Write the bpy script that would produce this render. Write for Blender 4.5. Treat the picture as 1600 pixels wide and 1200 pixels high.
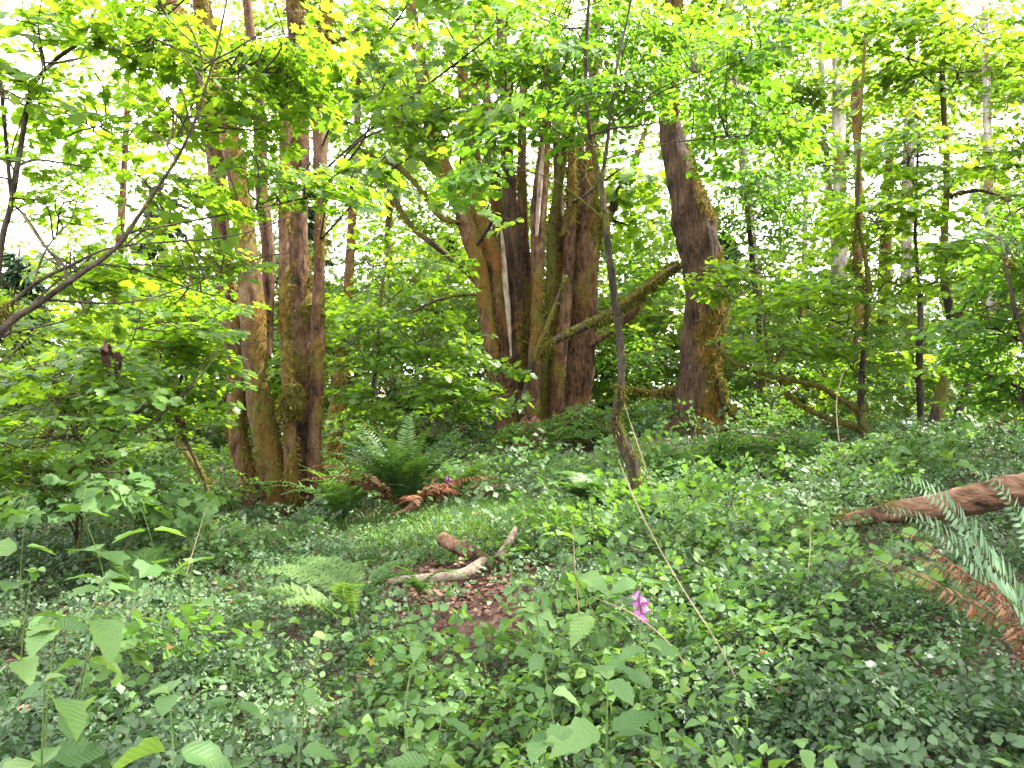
import bpy, math, random
import numpy as np
from mathutils import Vector, Matrix

for o in list(bpy.data.objects):
    bpy.data.objects.remove(o)
SC = bpy.context.scene
COL = SC.collection
R = math.radians

# ------------------------------------------------------------------ camera, sky, sun, exposure
EYE = 1.65
FPX = 1256.0                                   # focal length in pixels of a 1600 px wide frame
cam_d = bpy.data.cameras.new('camera')
cam_d.sensor_width = 36.0
cam_d.lens = 36.0 * FPX / 1600.0
cam_d.clip_start = 0.05
cam_d.clip_end = 3000.0
cam = bpy.data.objects.new('camera', cam_d)
cam.location = (0, 0, EYE)
cam.rotation_euler = (R(90), 0, 0)
COL.objects.link(cam)
SC.camera = cam

SUN_EL, SUN_ROT = R(50), R(72)
world = bpy.data.worlds.new('World')
SC.world = world
world.use_nodes = True
wn, wl = world.node_tree.nodes, world.node_tree.links
wn.clear()
w_out = wn.new('ShaderNodeOutputWorld')
w_bg = wn.new('ShaderNodeBackground')
w_bg.inputs['Strength'].default_value = 0.15
w_sky = wn.new('ShaderNodeTexSky')
w_sky.sky_type = 'NISHITA'
w_sky.sun_disc = False
w_sky.sun_elevation = SUN_EL
w_sky.sun_rotation = SUN_ROT
w_sky.dust_density = 3.0
w_sky.air_density = 1.2
w_co = wn.new('ShaderNodeTexCoord')
w_no = wn.new('ShaderNodeTexNoise')
w_no.inputs['Scale'].default_value = 3.0
w_no.inputs['Detail'].default_value = 4.0
w_rp = wn.new('ShaderNodeMapRange')
w_rp.inputs[1].default_value = 0.3
w_rp.inputs[2].default_value = 0.7
w_rp.inputs[3].default_value = 0.75
w_rp.inputs[4].default_value = 0.95
w_mx = wn.new('ShaderNodeMix')
w_mx.data_type = 'RGBA'
w_mx.inputs[7].default_value = (9.2, 9.2, 9.2, 1)      # thin bright cloud
wl.new(w_co.outputs['Generated'], w_no.inputs['Vector'])
wl.new(w_no.outputs['Fac'], w_rp.inputs[0])
wl.new(w_rp.outputs[0], w_mx.inputs[0])
wl.new(w_sky.outputs[0], w_mx.inputs[6])
wl.new(w_mx.outputs[2], w_bg.inputs['Color'])
wl.new(w_bg.outputs[0], w_out.inputs['Surface'])

sun_d = bpy.data.lights.new('sun', 'SUN')
sun_d.energy = 4.0
sun_d.angle = R(0.6)
sun_d.color = (1.0, 0.95, 0.86)
sun = bpy.data.objects.new('sun', sun_d)
sdir = Vector((math.sin(SUN_ROT) * math.cos(SUN_EL), math.cos(SUN_ROT) * math.cos(SUN_EL), math.sin(SUN_EL)))
sun.rotation_euler = sdir.to_track_quat('Z', 'Y').to_euler()
sun.location = (8, 8, 30)
COL.objects.link(sun)

vs = SC.view_settings
vs.view_transform = 'Standard'
vs.look = 'None'
vs.gamma = 1.0
vs.use_curve_mapping = False
vs.exposure = 2.65
cy = SC.cycles
cy.max_bounces = 8
cy.diffuse_bounces = 5
cy.glossy_bounces = 2
cy.transmission_bounces = 5
cy.caustics_reflective = False
cy.caustics_refractive = False
cy.sample_clamp_indirect = 8.0
cy.use_denoising = True
cy.denoiser = 'OPENIMAGEDENOISE'
cy.denoising_input_passes = 'RGB_ALBEDO_NORMAL'
cy.denoising_prefilter = 'ACCURATE'

rng = np.random.default_rng(11)

# ------------------------------------------------------------------ noise and geometry helpers
def _hash(i, j, k, s):
    h = (i.astype(np.int64) * 73856093) ^ (j.astype(np.int64) * 19349663) ^ (k.astype(np.int64) * 83492791) ^ (s * 2654435761)
    h = (h ^ (h >> 13)) * 1274126177
    h = h ^ (h >> 16)
    return (h & 0xFFFFFF) / float(0xFFFFFF)

def vnoise(p, s=0):
    p = np.asarray(p, float)
    f = np.floor(p)
    t = p - f
    t = t * t * (3 - 2 * t)
    i, j, k = f[:, 0].astype(int), f[:, 1].astype(int), f[:, 2].astype(int)
    out = 0
    for a in (0, 1):
        wa = t[:, 0] if a else 1 - t[:, 0]
        for b in (0, 1):
            wb = t[:, 1] if b else 1 - t[:, 1]
            for c in (0, 1):
                wc = t[:, 2] if c else 1 - t[:, 2]
                out = out + wa * wb * wc * _hash(i + a, j + b, k + c, s)
    return out

def fbm(p, s=0, octv=3):
    p = np.asarray(p, float)
    a, tot, n = 0.5, 0, 0
    for o in range(octv):
        n = n + a * vnoise(p * (2 ** o), s + o * 7)
        tot += a
        a *= 0.5
    return n / tot

def P(px, py, d):
    """a point seen at pixel (px, py) of the 1600x1200 frame, d metres ahead"""
    return np.array([(px - 800) / FPX * d, d, EYE + (600 - py) / FPX * d])

GC = np.array([  # x, y, ground height
    (0, 0, 0), (-3, 1, .05), (3, 1, .15), (-.6, 7, .0), (-3.4, 11.5, -.22), (-2.6, 9, -.14), (-3.0, 10.2, -.22), (-4, 9.5, -.12), (-6, 8, .05), (-8, 12, -.1), (-1.5, 4, 0), (.6, 16, .38), (-1, 13, .05),
    (3.1, 13.3, .78), (1.4, 9, .3), (1.3, 8, .26), (3.2, 5, .6), (2.6, 6.5, .48), (2.3, 5.2, .38), (5, 8, .85), (5.5, 12, .8), (1.6, 3.0, .12), (4, 3, .5), (0, 10, .12),
    (8, 16, .7), (-10, 20, -.3), (0, 24, .1), (10, 26, .4), (-20, 30, -.4), (20, 30, .5), (0, 45, 0), (-40, 60, 0), (40, 60, 0), (0, 100, 0), (0, -15, 0), (-15, 0, 0), (15, 0, .5)], float)

def gh(x, y):
    x = np.atleast_1d(np.asarray(x, float)); y = np.atleast_1d(np.asarray(y, float))
    num = 0; den = 0
    for cx, cyy, h in GC:
        w = 1.0 / (((x - cx) ** 2 + (y - cyy) ** 2) + 0.35) ** 1.6
        num = num + w * h; den = den + w
    z = num / den
    q = np.stack([x * .8, y * .8, x * 0], 1)
    return z + (fbm(q, 3) - .5) * .16

def gz(x, y):
    return float(gh(x, y)[0])

def catmull(pts, n=8):
    p = np.asarray(pts, float)
    if len(p) < 3:
        t = np.linspace(0, 1, n + 1)[:, None]
        return p[0] * (1 - t) + p[1] * t
    q = np.vstack([2 * p[0] - p[1], p, 2 * p[-1] - p[-2]])
    out = []
    for i in range(1, len(q) - 2):
        for k in range(n):
            t = k / n
            a, b, c, d = q[i - 1], q[i], q[i + 1], q[i + 2]
            out.append(.5 * ((2 * b) + (c - a) * t + (2 * a - 5 * b + 4 * c - d) * t * t + (3 * b - a - 3 * c + d) * t ** 3))
    out.append(p[-1])
    return np.array(out)

class MB:
    """collects triangles and three float attributes per vertex, then links ONE mesh object"""
    def __init__(s):
        s.v = []; s.f = []; s.a = []; s.n = 0; s.collect = None
    def add(s, v, f, a=None):
        v = np.asarray(v, np.float32).reshape(-1, 3)
        f = np.asarray(f, np.int32).reshape(-1, 3)
        if a is None:
            a = np.zeros((len(v), 2), np.float32)
        s.v.append(v); s.f.append(f + s.n); s.a.append(np.asarray(a, np.float32)); s.n += len(v)
    def mesh(s, name, mat, smooth=False):
        me = bpy.data.meshes.new(name)
        if s.v:
            v = np.concatenate(s.v); f = np.concatenate(s.f); a = np.concatenate(s.a)
            me.vertices.add(len(v)); me.vertices.foreach_set('co', v.ravel())
            me.loops.add(f.size); me.loops.foreach_set('vertex_index', f.ravel())
            me.polygons.add(len(f)); me.polygons.foreach_set('loop_start', np.arange(0, f.size, 3, dtype=np.int32))
            if smooth:
                me.polygons.foreach_set('use_smooth', np.ones(len(f), bool))
            for k, nm in enumerate(('rnd', 'mask')):
                at = me.attributes.new(nm, 'FLOAT', 'POINT')
                at.data.foreach_set('value', np.ascontiguousarray(a[:, k]))
            me.update(calc_edges=True)
        if mat:
            me.materials.append(mat)
        return me
    def build(s, name, mat, parent=None, smooth=False, kind=None):
        o = bpy.data.objects.new(name, s.mesh(name, mat, smooth))
        COL.objects.link(o)
        if parent:
            o.parent = parent
            o.location = -np.array(parent.location)      # meshes are written in world coordinates
        if kind:
            o['kind'] = kind
        return o

LABELS = set()
def tag(o, label, cat, group=None):
    o['label'] = label; o['category'] = cat
    if group:
        o['group'] = group
    return o
def thing(name, label, cat, loc, group=None):
    o = bpy.data.objects.new(name, None)
    COL.objects.link(o)
    o.location = [float(c) for c in loc]
    o.empty_display_size = .2
    return tag(o, label, cat, group)

def frames(c):
    t = np.gradient(c, axis=0)
    t /= np.linalg.norm(t, axis=1)[:, None] + 1e-9
    u = np.zeros_like(c)
    ref = np.array([1., 0, 0]) if abs(t[0][0]) < .8 else np.array([0, 1., 0])
    u0 = ref - t[0] * ref.dot(t[0]); u0 /= np.linalg.norm(u0)
    for i in range(len(c)):
        u0 = u0 - t[i] * u0.dot(t[i]); u0 /= np.linalg.norm(u0) + 1e-9
        u[i] = u0
    return t, u, np.cross(t, u)

def tube(path, seg=10, n=6, bump=0.0, freq=8.0, seed=0, moss=0.4, stretch=.22, cap=True, side=.10):
    """path: rows x,y,z,r. Returns verts, tris, attrs (rnd, moss mask)"""
    p = catmull(path, n)
    c, r = p[:, :3], np.maximum(p[:, 3], 1e-4)
    t, u, w = frames(c)
    an = np.linspace(0, 2 * np.pi, seg, endpoint=False)
    ring = np.cos(an)[None, :, None] * u[:, None, :] + np.sin(an)[None, :, None] * w[:, None, :]
    v = c[:, None, :] + ring * r[:, None, None]
    flat = v.reshape(-1, 3)
    if bump:
        q = flat * freq
        q = q * np.array([1, 1, stretch])
        nz = fbm(q + seed * 3.1, seed, 3) - .5
        big = fbm(flat * 1.7 + seed, seed + 5, 2) - .5
        flat = flat + ring.reshape(-1, 3) * ((nz * bump * 1.6 + big * bump * 1.4) * np.repeat(r, seg))[:, None]
    m = fbm(flat * np.array([2.6, 2.6, 1.3]) + seed * 7.7, seed + 2, 3)
    nr = ring.reshape(-1, 3)
    m = m + .10 * nr[:, 2] + side * nr[:, 0]
    mk = np.clip((m - (.72 - .5 * moss)) / .14, 0, 1)
    M, S = len(c), seg
    i = np.arange(M - 1)[:, None] * S; j = np.arange(S)[None, :]; k = (j + 1) % S
    a, b, d, e = i + j, i + k, i + S + j, i + S + k
    f = np.concatenate([np.stack([a, b, e], -1).reshape(-1, 3), np.stack([a, e, d], -1).reshape(-1, 3)])
    rd = np.repeat(np.linspace(0, 1, M), S)
    vv = flat; at = np.stack([rd, mk], 1)
    if cap:
        for side, idx in ((0, 0), (1, M - 1)):
            ci = len(vv)
            vv = np.vstack([vv, c[idx]]); at = np.vstack([at, [side, 0]])
            rr = np.arange(S) + idx * S
            ff = np.stack([np.full(S, ci), np.roll(rr, -1), rr], 1) if side == 0 else np.stack([np.full(S, ci), rr, np.roll(rr, -1)], 1)
            f = np.vstack([f, ff])
    return vv, f, at, nr

def rot(yaw, pitch, roll):
    """R = Rz(yaw) Ry(-pitch) Rx(roll), arrays of N -> N,3,3 (x forward, pitch up positive)"""
    cy_, sy = np.cos(yaw), np.sin(yaw); cp, sp = np.cos(-pitch), np.sin(-pitch); cr, sr = np.cos(roll), np.sin(roll)
    m = np.empty((len(yaw), 3, 3))
    m[:, 0, 0] = cy_ * cp; m[:, 0, 1] = cy_ * sp * sr - sy * cr; m[:, 0, 2] = cy_ * sp * cr + sy * sr
    m[:, 1, 0] = sy * cp; m[:, 1, 1] = sy * sp * sr + cy_ * cr; m[:, 1, 2] = sy * sp * cr - cy_ * sr
    m[:, 2, 0] = -sp; m[:, 2, 1] = cp * sr; m[:, 2, 2] = cp * cr
    return m

def bake(mb, tv, tf, M, pos, rnd=None, mask=None):
    """adds N copies of a template; M: N,3,3 (rotation times scale), pos: N,3"""
    N, V = len(pos), len(tv)
    if N == 0:
        return
    v = np.einsum('nij,vj->nvi', M, tv) + pos[:, None, :]
    f = tf[None] + (np.arange(N) * V)[:, None, None]
    a = np.zeros((N, V, 2), np.float32)
    a[:, :, 0] = (rng.random(N) if rnd is None else rnd)[:, None]
    if mask is not None:
        a[:, :, 1] = mask[:, None]
    mb.add(v.reshape(-1, 3), f.reshape(-1, 3), a.reshape(-1, 2))

# ------------------------------------------------------------------ leaf templates (length 1 along +x)
def fan(outline, centre=(.4, 0), fold=.10, droop=.12):
    o = np.array(outline, float)
    v = np.vstack([[centre[0], centre[1], 0], np.c_[o, np.zeros(len(o))]])
    v[:, 2] = fold * np.abs(v[:, 1]) - droop * np.maximum(v[:, 0] - .35, 0) ** 1.5
    n = len(o)
    f = np.array([[0, i + 1, (i + 1) % n + 1] for i in range(n)])
    return v, f

def polar(tips, base=.36, c=.4):
    o = [(c - base, 0)]
    for a, r in tips:
        o.append((c + r * math.cos(R(a)), r * math.sin(R(a))))
    return o
MAPLE = fan(polar([(-150, .44), (-122, .31), (-98, .55), (-70, .34), (-46, .62), (-24, .37), (0, .66), (24, .37), (46, .62), (70, .34), (98, .55), (122, .31), (150, .44)]))
LOBED = fan(polar([(-150, .40), (-125, .42), (-100, .56), (-78, .46), (-60, .54), (-44, .62), (-26, .46), (-12, .55), (0, .68), (12, .55), (26, .46), (44, .62), (60, .54), (78, .46), (100, .56), (125, .42), (150, .40)]), fold=.2, droop=.3)
MAPLE9 = fan(polar([(-140, .42), (-80, .56), (-58, .34), (-38, .6), (-4, .5), (0, .64), (38, .6), (58, .34), (80, .56), (140, .42)]))
HEX = fan([(0, 0), (.28, -.34), (.72, -.3), (1, 0), (.72, .3), (.28, .34)], fold=.2)
HEX = (HEX[0][1:], np.array([[0, 1, 2], [0, 2, 3], [0, 3, 4], [0, 4, 5]]))
QUAD = (np.array([(0, 0, 0), (.45, -.4, .05), (1, 0, -.06), (.45, .4, .05)], float), np.array([[0, 1, 2], [0, 2, 3]]))
def ovate(w, n=4, serr=0., fold=.16, droop=.25, sharp=1.0, base=.35):
    xs = np.linspace(0, 1, n + 2)
    mid = [(x, 0, -droop * x * x) for x in xs]
    vs_ = list(mid); fs = []
    L = []; Rr = []
    for i, x in enumerate(xs[1:-1]):
        ww = w * (math.sin(math.pi * x ** (.75 if base < .4 else 1)) ** sharp)
        ww *= 1 + (serr if i % 2 else -serr)
        for s, lst in ((1, L), (-1, Rr)):
            lst.append(len(vs_)); vs_.append((x, s * ww, -droop * x * x + fold * ww))
    for lst, sg in ((L, 1), (Rr, -1)):
        fs.append((0, lst[0], 1) if sg < 0 else (0, 1, lst[0]))
        for i in range(len(lst) - 1):
            a, b, c, d = i + 1, i + 2, lst[i], lst[i + 1]
            fs += [(a, c, d), (a, d, b)] if sg < 0 else [(a, d, c), (a, b, d)]
        a, b, c = len(xs) - 2, len(xs) - 1, lst[-1]
        fs.append((a, c, b) if sg < 0 else (a, b, c))
    return np.array(vs_, float), np.array(fs)
OVAL = ovate(.36, 2, droop=.2, fold=.3)
NETTLE = ovate(.34, 9, serr=.07, droop=.3, sharp=.85)
LANCE = ovate(.10, 2, droop=.25)
NEEDLE = (np.array([(0, -.05, 0), (1, 0, -.1), (0, .05, 0)], float), np.array([[0, 1, 2]]))
BLADE = (np.array([(0, -.02, 0), (.5, -.016, -.03), (1, 0, -.25), (.5, .016, -.03), (0, .02, 0)], float), np.array([[0, 1, 3], [0, 3, 4], [1, 2, 3]]))
TWIG = (np.array([(0, .5, 0), (0, -.25, .43), (0, -.25, -.43), (1, .35, 0), (1, -.17, .3), (1, -.17, -.3)], float),
        np.array([[0, 1, 4], [0, 4, 3], [1, 2, 5], [1, 5, 4], [2, 0, 3], [2, 3, 5]]))

# spray = a twig in a plane with leaves in opposite pairs; arrays of leaf transforms, unit length
def make_spray(seed, pairs=5, side=.55, leafsz=.16, flat=.25, droop=.25, sub=.75):
    r = np.random.default_rng(seed)
    pos = []; yaw = []; pit = []; rol = []; sz = []; tw = []
    def axis(o, ya, ln, n, depth):
        q = np.array(o, float); d = ya
        st = ln / n
        for i in range(n):
            d += r.normal(0, .10)
            nx = q + np.array([math.cos(d) * st, math.sin(d) * st, -droop * st * (i / n) + r.normal(0, .012)])
            tw.append((q.copy(), nx.copy(), .014 * (1 - .6 * i / n) * (1 if depth == 0 else .6)))
            q = nx
            for s in (-1, 1):
                if depth == 0 and i < n - 1 and r.random() < sub:
                    axis(q, d + s * r.uniform(.6, 1.0), ln * side * (1 - .55 * i / n), max(2, n - 2 - i // 2), 1)
                elif r.random() < .9:
                    leaf(q, d + s * r.uniform(.7, 1.2))
        leaf(q, d)
    def leaf(q, a):
        l = leafsz * r.uniform(.65, 1.2)
        pt = l * .4
        pos.append(q + np.array([math.cos(a) * pt, math.sin(a) * pt, r.normal(0, .02)]))
        yaw.append(a + r.normal(0, .25)); pit.append(r.normal(-.25, flat)); rol.append(r.normal(0, flat * 1.2)); sz.append(l)
    axis((0, 0, 0), 0, 1, pairs, 0)
    seg = []
    for a, b, w in tw:
        dd = b - a; L = np.linalg.norm(dd)
        m = rot(np.array([math.atan2(dd[1], dd[0])]), np.array([math.asin(dd[2] / L)]), np.zeros(1))[0] @ np.diag([L, w, w])
        seg.append((a, m))
    return dict(pos=np.array(pos), R=rot(np.array(yaw), np.array(pit), np.array(rol)), sz=np.array(sz),
                tp=np.array([s[0] for s in seg]), tm=np.array([s[1] for s in seg]))
SPR_V = [make_spray(100 + k, 5, .5, .16) for k in range(8)]            # vine maple: layered
SPR_B = [make_spray(200 + k, 4, .5, .24, .4, .45) for k in range(8)]   # big leaves, drooping
SPR_O = [make_spray(300 + k, 6, .5, .13, .35, .3) for k in range(8)]   # rounder leaves, alder and hazel
SPR_F = [make_spray(400 + k, 4, .5, .26, .5, .3) for k in range(6)]    # far, coarse
SPR_L = [make_spray(600 + k, 4, .45, .2, .35, .4, .3) for k in range(10)]  # low broad leaved shoots
SPR_G = [make_spray(500 + k, 5, .35, .155, .3, .5, .25) for k in range(12)]  # ground cover shrub shoots

def place_sprays(leaf_mb, twig_mb, sprays, tmpl, base, yaw, pitch, roll, length, leafk=1.0, rnd0=None):
    """base N,3; length N. Writes leaves and twigs."""
    n = len(base)
    pick = rng.integers(0, len(sprays), n)
    Rs = rot(yaw, pitch, roll)
    for k, sp in enumerate(sprays):
        ix = np.where(pick == k)[0]
        if len(ix) == 0:
            continue
        A = Rs[ix] * length[ix, None, None]
        pos = np.einsum('nij,lj->nli', A, sp['pos']) + base[ix][:, None, :]
        M = np.einsum('nij,ljk->nlik', Rs[ix], sp['R']) * (sp['sz'][None, :] * length[ix, None] * leafk)[:, :, None, None]
        L = len(sp['pos'])
        rn = np.clip((rng.random(len(ix)) if rnd0 is None else rnd0[ix])[:, None] * .5 + rng.random((len(ix), L)) * .5, 0, 1)
        if leaf_mb.collect is not None:
            leaf_mb.collect.append((M.reshape(-1, 3, 3), pos.reshape(-1, 3), rn.ravel()))
        else:
            bake(leaf_mb, tmpl[0], tmpl[1], M.reshape(-1, 3, 3), pos.reshape(-1, 3), rn.ravel())
        if twig_mb is not None:
            tp = np.einsum('nij,lj->nli', A, sp['tp']) + base[ix][:, None, :]
            tm = np.einsum('nij,ljk->nlik', A, sp['tm'])
            bake(twig_mb, TWIG[0], TWIG[1], tm.reshape(-1, 3, 3), tp.reshape(-1, 3))

# ------------------------------------------------------------------ materials
def new_mat(name):
    m = bpy.data.materials.new(name)
    m.use_nodes = True
    m.node_tree.nodes.clear()
    return m, m.node_tree.nodes, m.node_tree.links

def ramp(n, stops):
    cr = n.new('ShaderNodeValToRGB')
    el = cr.color_ramp.elements
    while len(el) < len(stops):
        el.new(.5)
    for e, (p, c) in zip(el, stops):
        e.position = p; e.color = (*c, 1)
    return cr

def leaf_mat(name, stops, trans=.5, tcol=(1.5, 1.35, .45), rough=.45, spec=.35):
    m, n, l = new_mat(name)
    out = n.new('ShaderNodeOutputMaterial')
    at = n.new('ShaderNodeAttribute'); at.attribute_name = 'rnd'
    oi = n.new('ShaderNodeObjectInfo')
    ge = n.new('ShaderNodeTexNoise'); ge.inputs['Scale'].default_value = 14.0; ge.inputs['Detail'].default_value = 5; ge.inputs['Roughness'].default_value = .75
    tc = n.new('ShaderNodeTexCoord')
    l.new(tc.outputs['Object'], ge.inputs['Vector'])
    ad = n.new('ShaderNodeMath'); ad.operation = 'MULTIPLY_ADD'
    l.new(ge.outputs['Fac'], ad.inputs[0]); ad.inputs[1].default_value = .5
    l.new(at.outputs['Fac'], ad.inputs[2])
    a2 = n.new('ShaderNodeMath'); a2.operation = 'SUBTRACT'; a2.inputs[1].default_value = .25
    l.new(ad.outputs[0], a2.inputs[0])
    cr = ramp(n, stops)
    l.new(a2.outputs[0], cr.inputs[0])
    pb = n.new('ShaderNodeBsdfPrincipled')
    pb.inputs['Roughness'].default_value = rough
    pb.inputs['Specular IOR Level'].default_value = spec
    l.new(cr.outputs[0], pb.inputs['Base Color'])
    tr = n.new('ShaderNodeBsdfTranslucent')
    mu = n.new('ShaderNodeMix'); mu.data_type = 'RGBA'; mu.blend_type = 'MULTIPLY'; mu.inputs[0].default_value = 1
    mu.inputs[7].default_value = (*tcol, 1)
    l.new(cr.outputs[0], mu.inputs[6]); l.new(mu.outputs[2], tr.inputs['Color'])
    mx = n.new('ShaderNodeMixShader'); mx.inputs[0].default_value = trans
    l.new(pb.outputs[0], mx.inputs[1]); l.new(tr.outputs[0], mx.inputs[2])
    l.new(mx.outputs[0], out.inputs['Surface'])
    return m

def bark_mat(name, c1, c2, c3, moss1, moss2, scale=9.0, rough=.9, squash=(1, 1, .35)):
    """c1..c3 bark colours, moss by the mesh's mask attribute"""
    m, n, l = new_mat(name)
    out = n.new('ShaderNodeOutputMaterial'); pb = n.new('ShaderNodeBsdfPrincipled')
    pb.inputs['Roughness'].default_value = rough; pb.inputs['Specular IOR Level'].default_value = .2
    tc = n.new('ShaderNodeTexCoord'); mp = n.new('ShaderNodeMapping')
    mp.inputs['Scale'].default_value = squash
    l.new(tc.outputs['Object'], mp.inputs['Vector'])
    no = n.new('ShaderNodeTexNoise'); no.inputs['Scale'].default_value = scale; no.inputs['Detail'].default_value = 6; no.inputs['Roughness'].default_value = .65
    l.new(mp.outputs[0], no.inputs['Vector'])
    n2 = n.new('ShaderNodeTexNoise'); n2.inputs['Scale'].default_value = 2.2; n2.inputs['Detail'].default_value = 5
    l.new(tc.outputs['Object'], n2.inputs['Vector'])
    cr = ramp(n, [(.40, c1), (.51, c2), (.66, c3)])
    av = n.new('ShaderNodeMath'); av.operation = 'MULTIPLY_ADD'; av.inputs[1].default_value = .6
    hv = n.new('ShaderNodeMath'); hv.operation = 'MULTIPLY'; hv.inputs[1].default_value = .42
    l.new(n2.outputs['Fac'], hv.inputs[0]); l.new(no.outputs['Fac'], av.inputs[0]); l.new(hv.outputs[0], av.inputs[2])
    l.new(av.outputs[0], cr.inputs[0])
    n3 = n.new('ShaderNodeTexNoise'); n3.inputs['Scale'].default_value = 14; n3.inputs['Detail'].default_value = 4
    l.new(tc.outputs['Object'], n3.inputs['Vector'])
    mr = ramp(n, [(.3, moss1), (.7, moss2)])
    l.new(n2.outputs['Fac'], mr.inputs[0])
    at = n.new('ShaderNodeAttribute'); at.attribute_name = 'mask'
    ma = n.new('ShaderNodeMath'); ma.operation = 'MULTIPLY_ADD'; ma.inputs[1].default_value = 1.15
    sb = n.new('ShaderNodeMath'); sb.operation = 'SUBTRACT'; sb.inputs[1].default_value = .6
    g3 = n.new('ShaderNodeMath'); g3.operation = 'MULTIPLY_ADD'; g3.inputs[1].default_value = 2.2; g3.inputs[2].default_value = -.6
    l.new(n3.outputs['Fac'], g3.inputs[0]); l.new(g3.outputs[0], sb.inputs[0]); l.new(at.outputs['Fac'], ma.inputs[0]); l.new(sb.outputs[0], ma.inputs[2])
    ma.use_clamp = True
    mx = n.new('ShaderNodeMix'); mx.data_type = 'RGBA'
    l.new(ma.outputs[0], mx.inputs[0]); l.new(cr.outputs[0], mx.inputs[6]); l.new(mr.outputs[0], mx.inputs[7])
    l.new(mx.outputs[2], pb.inputs['Base Color'])
    bp = n.new('ShaderNodeBump'); bp.inputs['Strength'].default_value = 1.0; bp.inputs['Distance'].default_value = .08
    l.new(no.outputs['Fac'], bp.inputs['Height']); l.new(bp.outputs[0], pb.inputs['Normal'])
    l.new(pb.outputs[0], out.inputs['Surface'])
    return m

G = lambda r, g, b: (r, g, b)
LF_VINE = leaf_mat('vine_maple_leaf', [(0, G(.045, .10, .018)), (.5, G(.075, .155, .022)), (1, G(.12, .2, .03))], .6, (2.3, 2.0, .5))
LF_BIG = leaf_mat('bigleaf_maple_leaf', [(0, G(.05, .105, .02)), (.6, G(.075, .15, .025)), (1, G(.13, .2, .03))], .58, (2.3, 2.0, .5))
LF_OVAL = leaf_mat('hazel_leaf', [(0, G(.035, .09, .018)), (.6, G(.06, .14, .024)), (1, G(.10, .18, .03))], .58, (2.2, 2.0, .5))
LF_FAR = leaf_mat('far_leaf', [(0, G(.045, .09, .022)), (.6, G(.085, .15, .034)), (1, G(.13, .19, .042))], .62, (2.1, 1.9, .55))
LF_DARK = leaf_mat('conifer_needle', [(0, G(.018, .045, .022)), (.6, G(.03, .065, .03)), (1, G(.05, .09, .04))], .15)
LF_GROUND = leaf_mat('snowberry_leaf', [(0, G(.022, .045, .016)), (.5, G(.056, .108, .04)), (.85, G(.10, .165, .06)), (1, G(.16, .21, .07))], .32, (1.25, 1.35, .65), .55, .4)
LF_HERB = leaf_mat('nettle_leaf', [(0, G(.045, .10, .028)), (.6, G(.08, .155, .045)), (1, G(.12, .195, .055))], .4, (1.5, 1.5, .5), .55, .3)
n_, l_ = LF_HERB.node_tree.nodes, LF_HERB.node_tree.links      # veins along the blade
vt = n_.new('ShaderNodeTexCoord'); sx = n_.new('ShaderNodeSeparateXYZ'); l_.new(vt.outputs['Object'], sx.inputs[0])
ab = n_.new('ShaderNodeMath'); ab.operation = 'ABSOLUTE'; l_.new(sx.outputs[1], ab.inputs[0])
v1 = n_.new('ShaderNodeMath'); v1.operation = 'MULTIPLY_ADD'; v1.inputs[1].default_value = -.9; l_.new(ab.outputs[0], v1.inputs[0]); l_.new(sx.outputs[0], v1.inputs[2])
v2 = n_.new('ShaderNodeMath'); v2.operation = 'PINGPONG'; v2.inputs[1].default_value = .06; l_.new(v1.outputs[0], v2.inputs[0])
vb = n_.new('ShaderNodeBump'); vb.inputs['Strength'].default_value = .4; vb.inputs['Distance'].default_value = .1; l_.new(v2.outputs[0], vb.inputs['Height'])
for q_ in n_:
    if q_.type in ('BSDF_PRINCIPLED', 'BSDF_TRANSLUCENT'):
        l_.new(vb.outputs[0], q_.inputs['Normal'])
LF_BRAMBLE = leaf_mat('low_shrub_leaf', [(0, G(.04, .09, .025)), (.5, G(.07, .145, .035)), (1, G(.125, .2, .045))], .42, (1.5, 1.5, .5), .6, .3)
LF_HERB2 = leaf_mat('thimbleberry_leaf', [(0, G(.045, .10, .03)), (.6, G(.075, .15, .04)), (1, G(.11, .19, .05))], .45, (1.5, 1.5, .5), .6, .3)
LF_FERN = leaf_mat('fern_leaf', [(0, G(.04, .10, .02)), (1, G(.09, .17, .04))], .4, (1.4, 1.4, .5))
LF_FERN_DARK = leaf_mat('dark_sword_fern_leaf', [(0, G(.02, .05, .012)), (1, G(.055, .11, .025))], .3, (1.4, 1.4, .5), .5, .3)
LF_LACY = leaf_mat('lady_fern_leaf', [(0, G(.055, .11, .025)), (1, G(.105, .18, .045))], .4, (1.4, 1.4, .5), .6, .3)
LF_SWORD = leaf_mat('sword_fern_leaf', [(0, G(.055, .105, .055)), (1, G(.11, .18, .10))], .25, (1.2, 1.3, .6), .65, .15)
LF_DEAD = leaf_mat('dead_frond', [(0, G(.055, .022, .012)), (.6, G(.13, .05, .026)), (1, G(.24, .12, .07))], .25, (1.2, 1, .6), .7, .15)
LF_GRASS = leaf_mat('grass_blade', [(0, G(.05, .12, .02)), (.7, G(.09, .19, .03)), (1, G(.17, .24, .06))], .4, (1.4, 1.4, .4))
LF_LITTER = leaf_mat('leaf_litter', [(0, G(.028, .014, .010)), (.5, G(.08, .036, .026)), (.85, G(.14, .075, .054)), (1, G(.24, .16, .115))], .1, (1, 1, 1), .8, .15)
LF_MOSS = leaf_mat('moss_tuft', [(0, G(.05, .04, .01)), (.5, G(.085, .08, .015)), (1, G(.15, .12, .022))], .3, (1.2, 1.2, .6), .8, .1)
BK_MAPLE = bark_mat('maple_bark', G(.010, .006, .004), G(.07, .034, .016), G(.15, .092, .054), G(.135, .055, .012), G(.085, .083, .012), 17)
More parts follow.
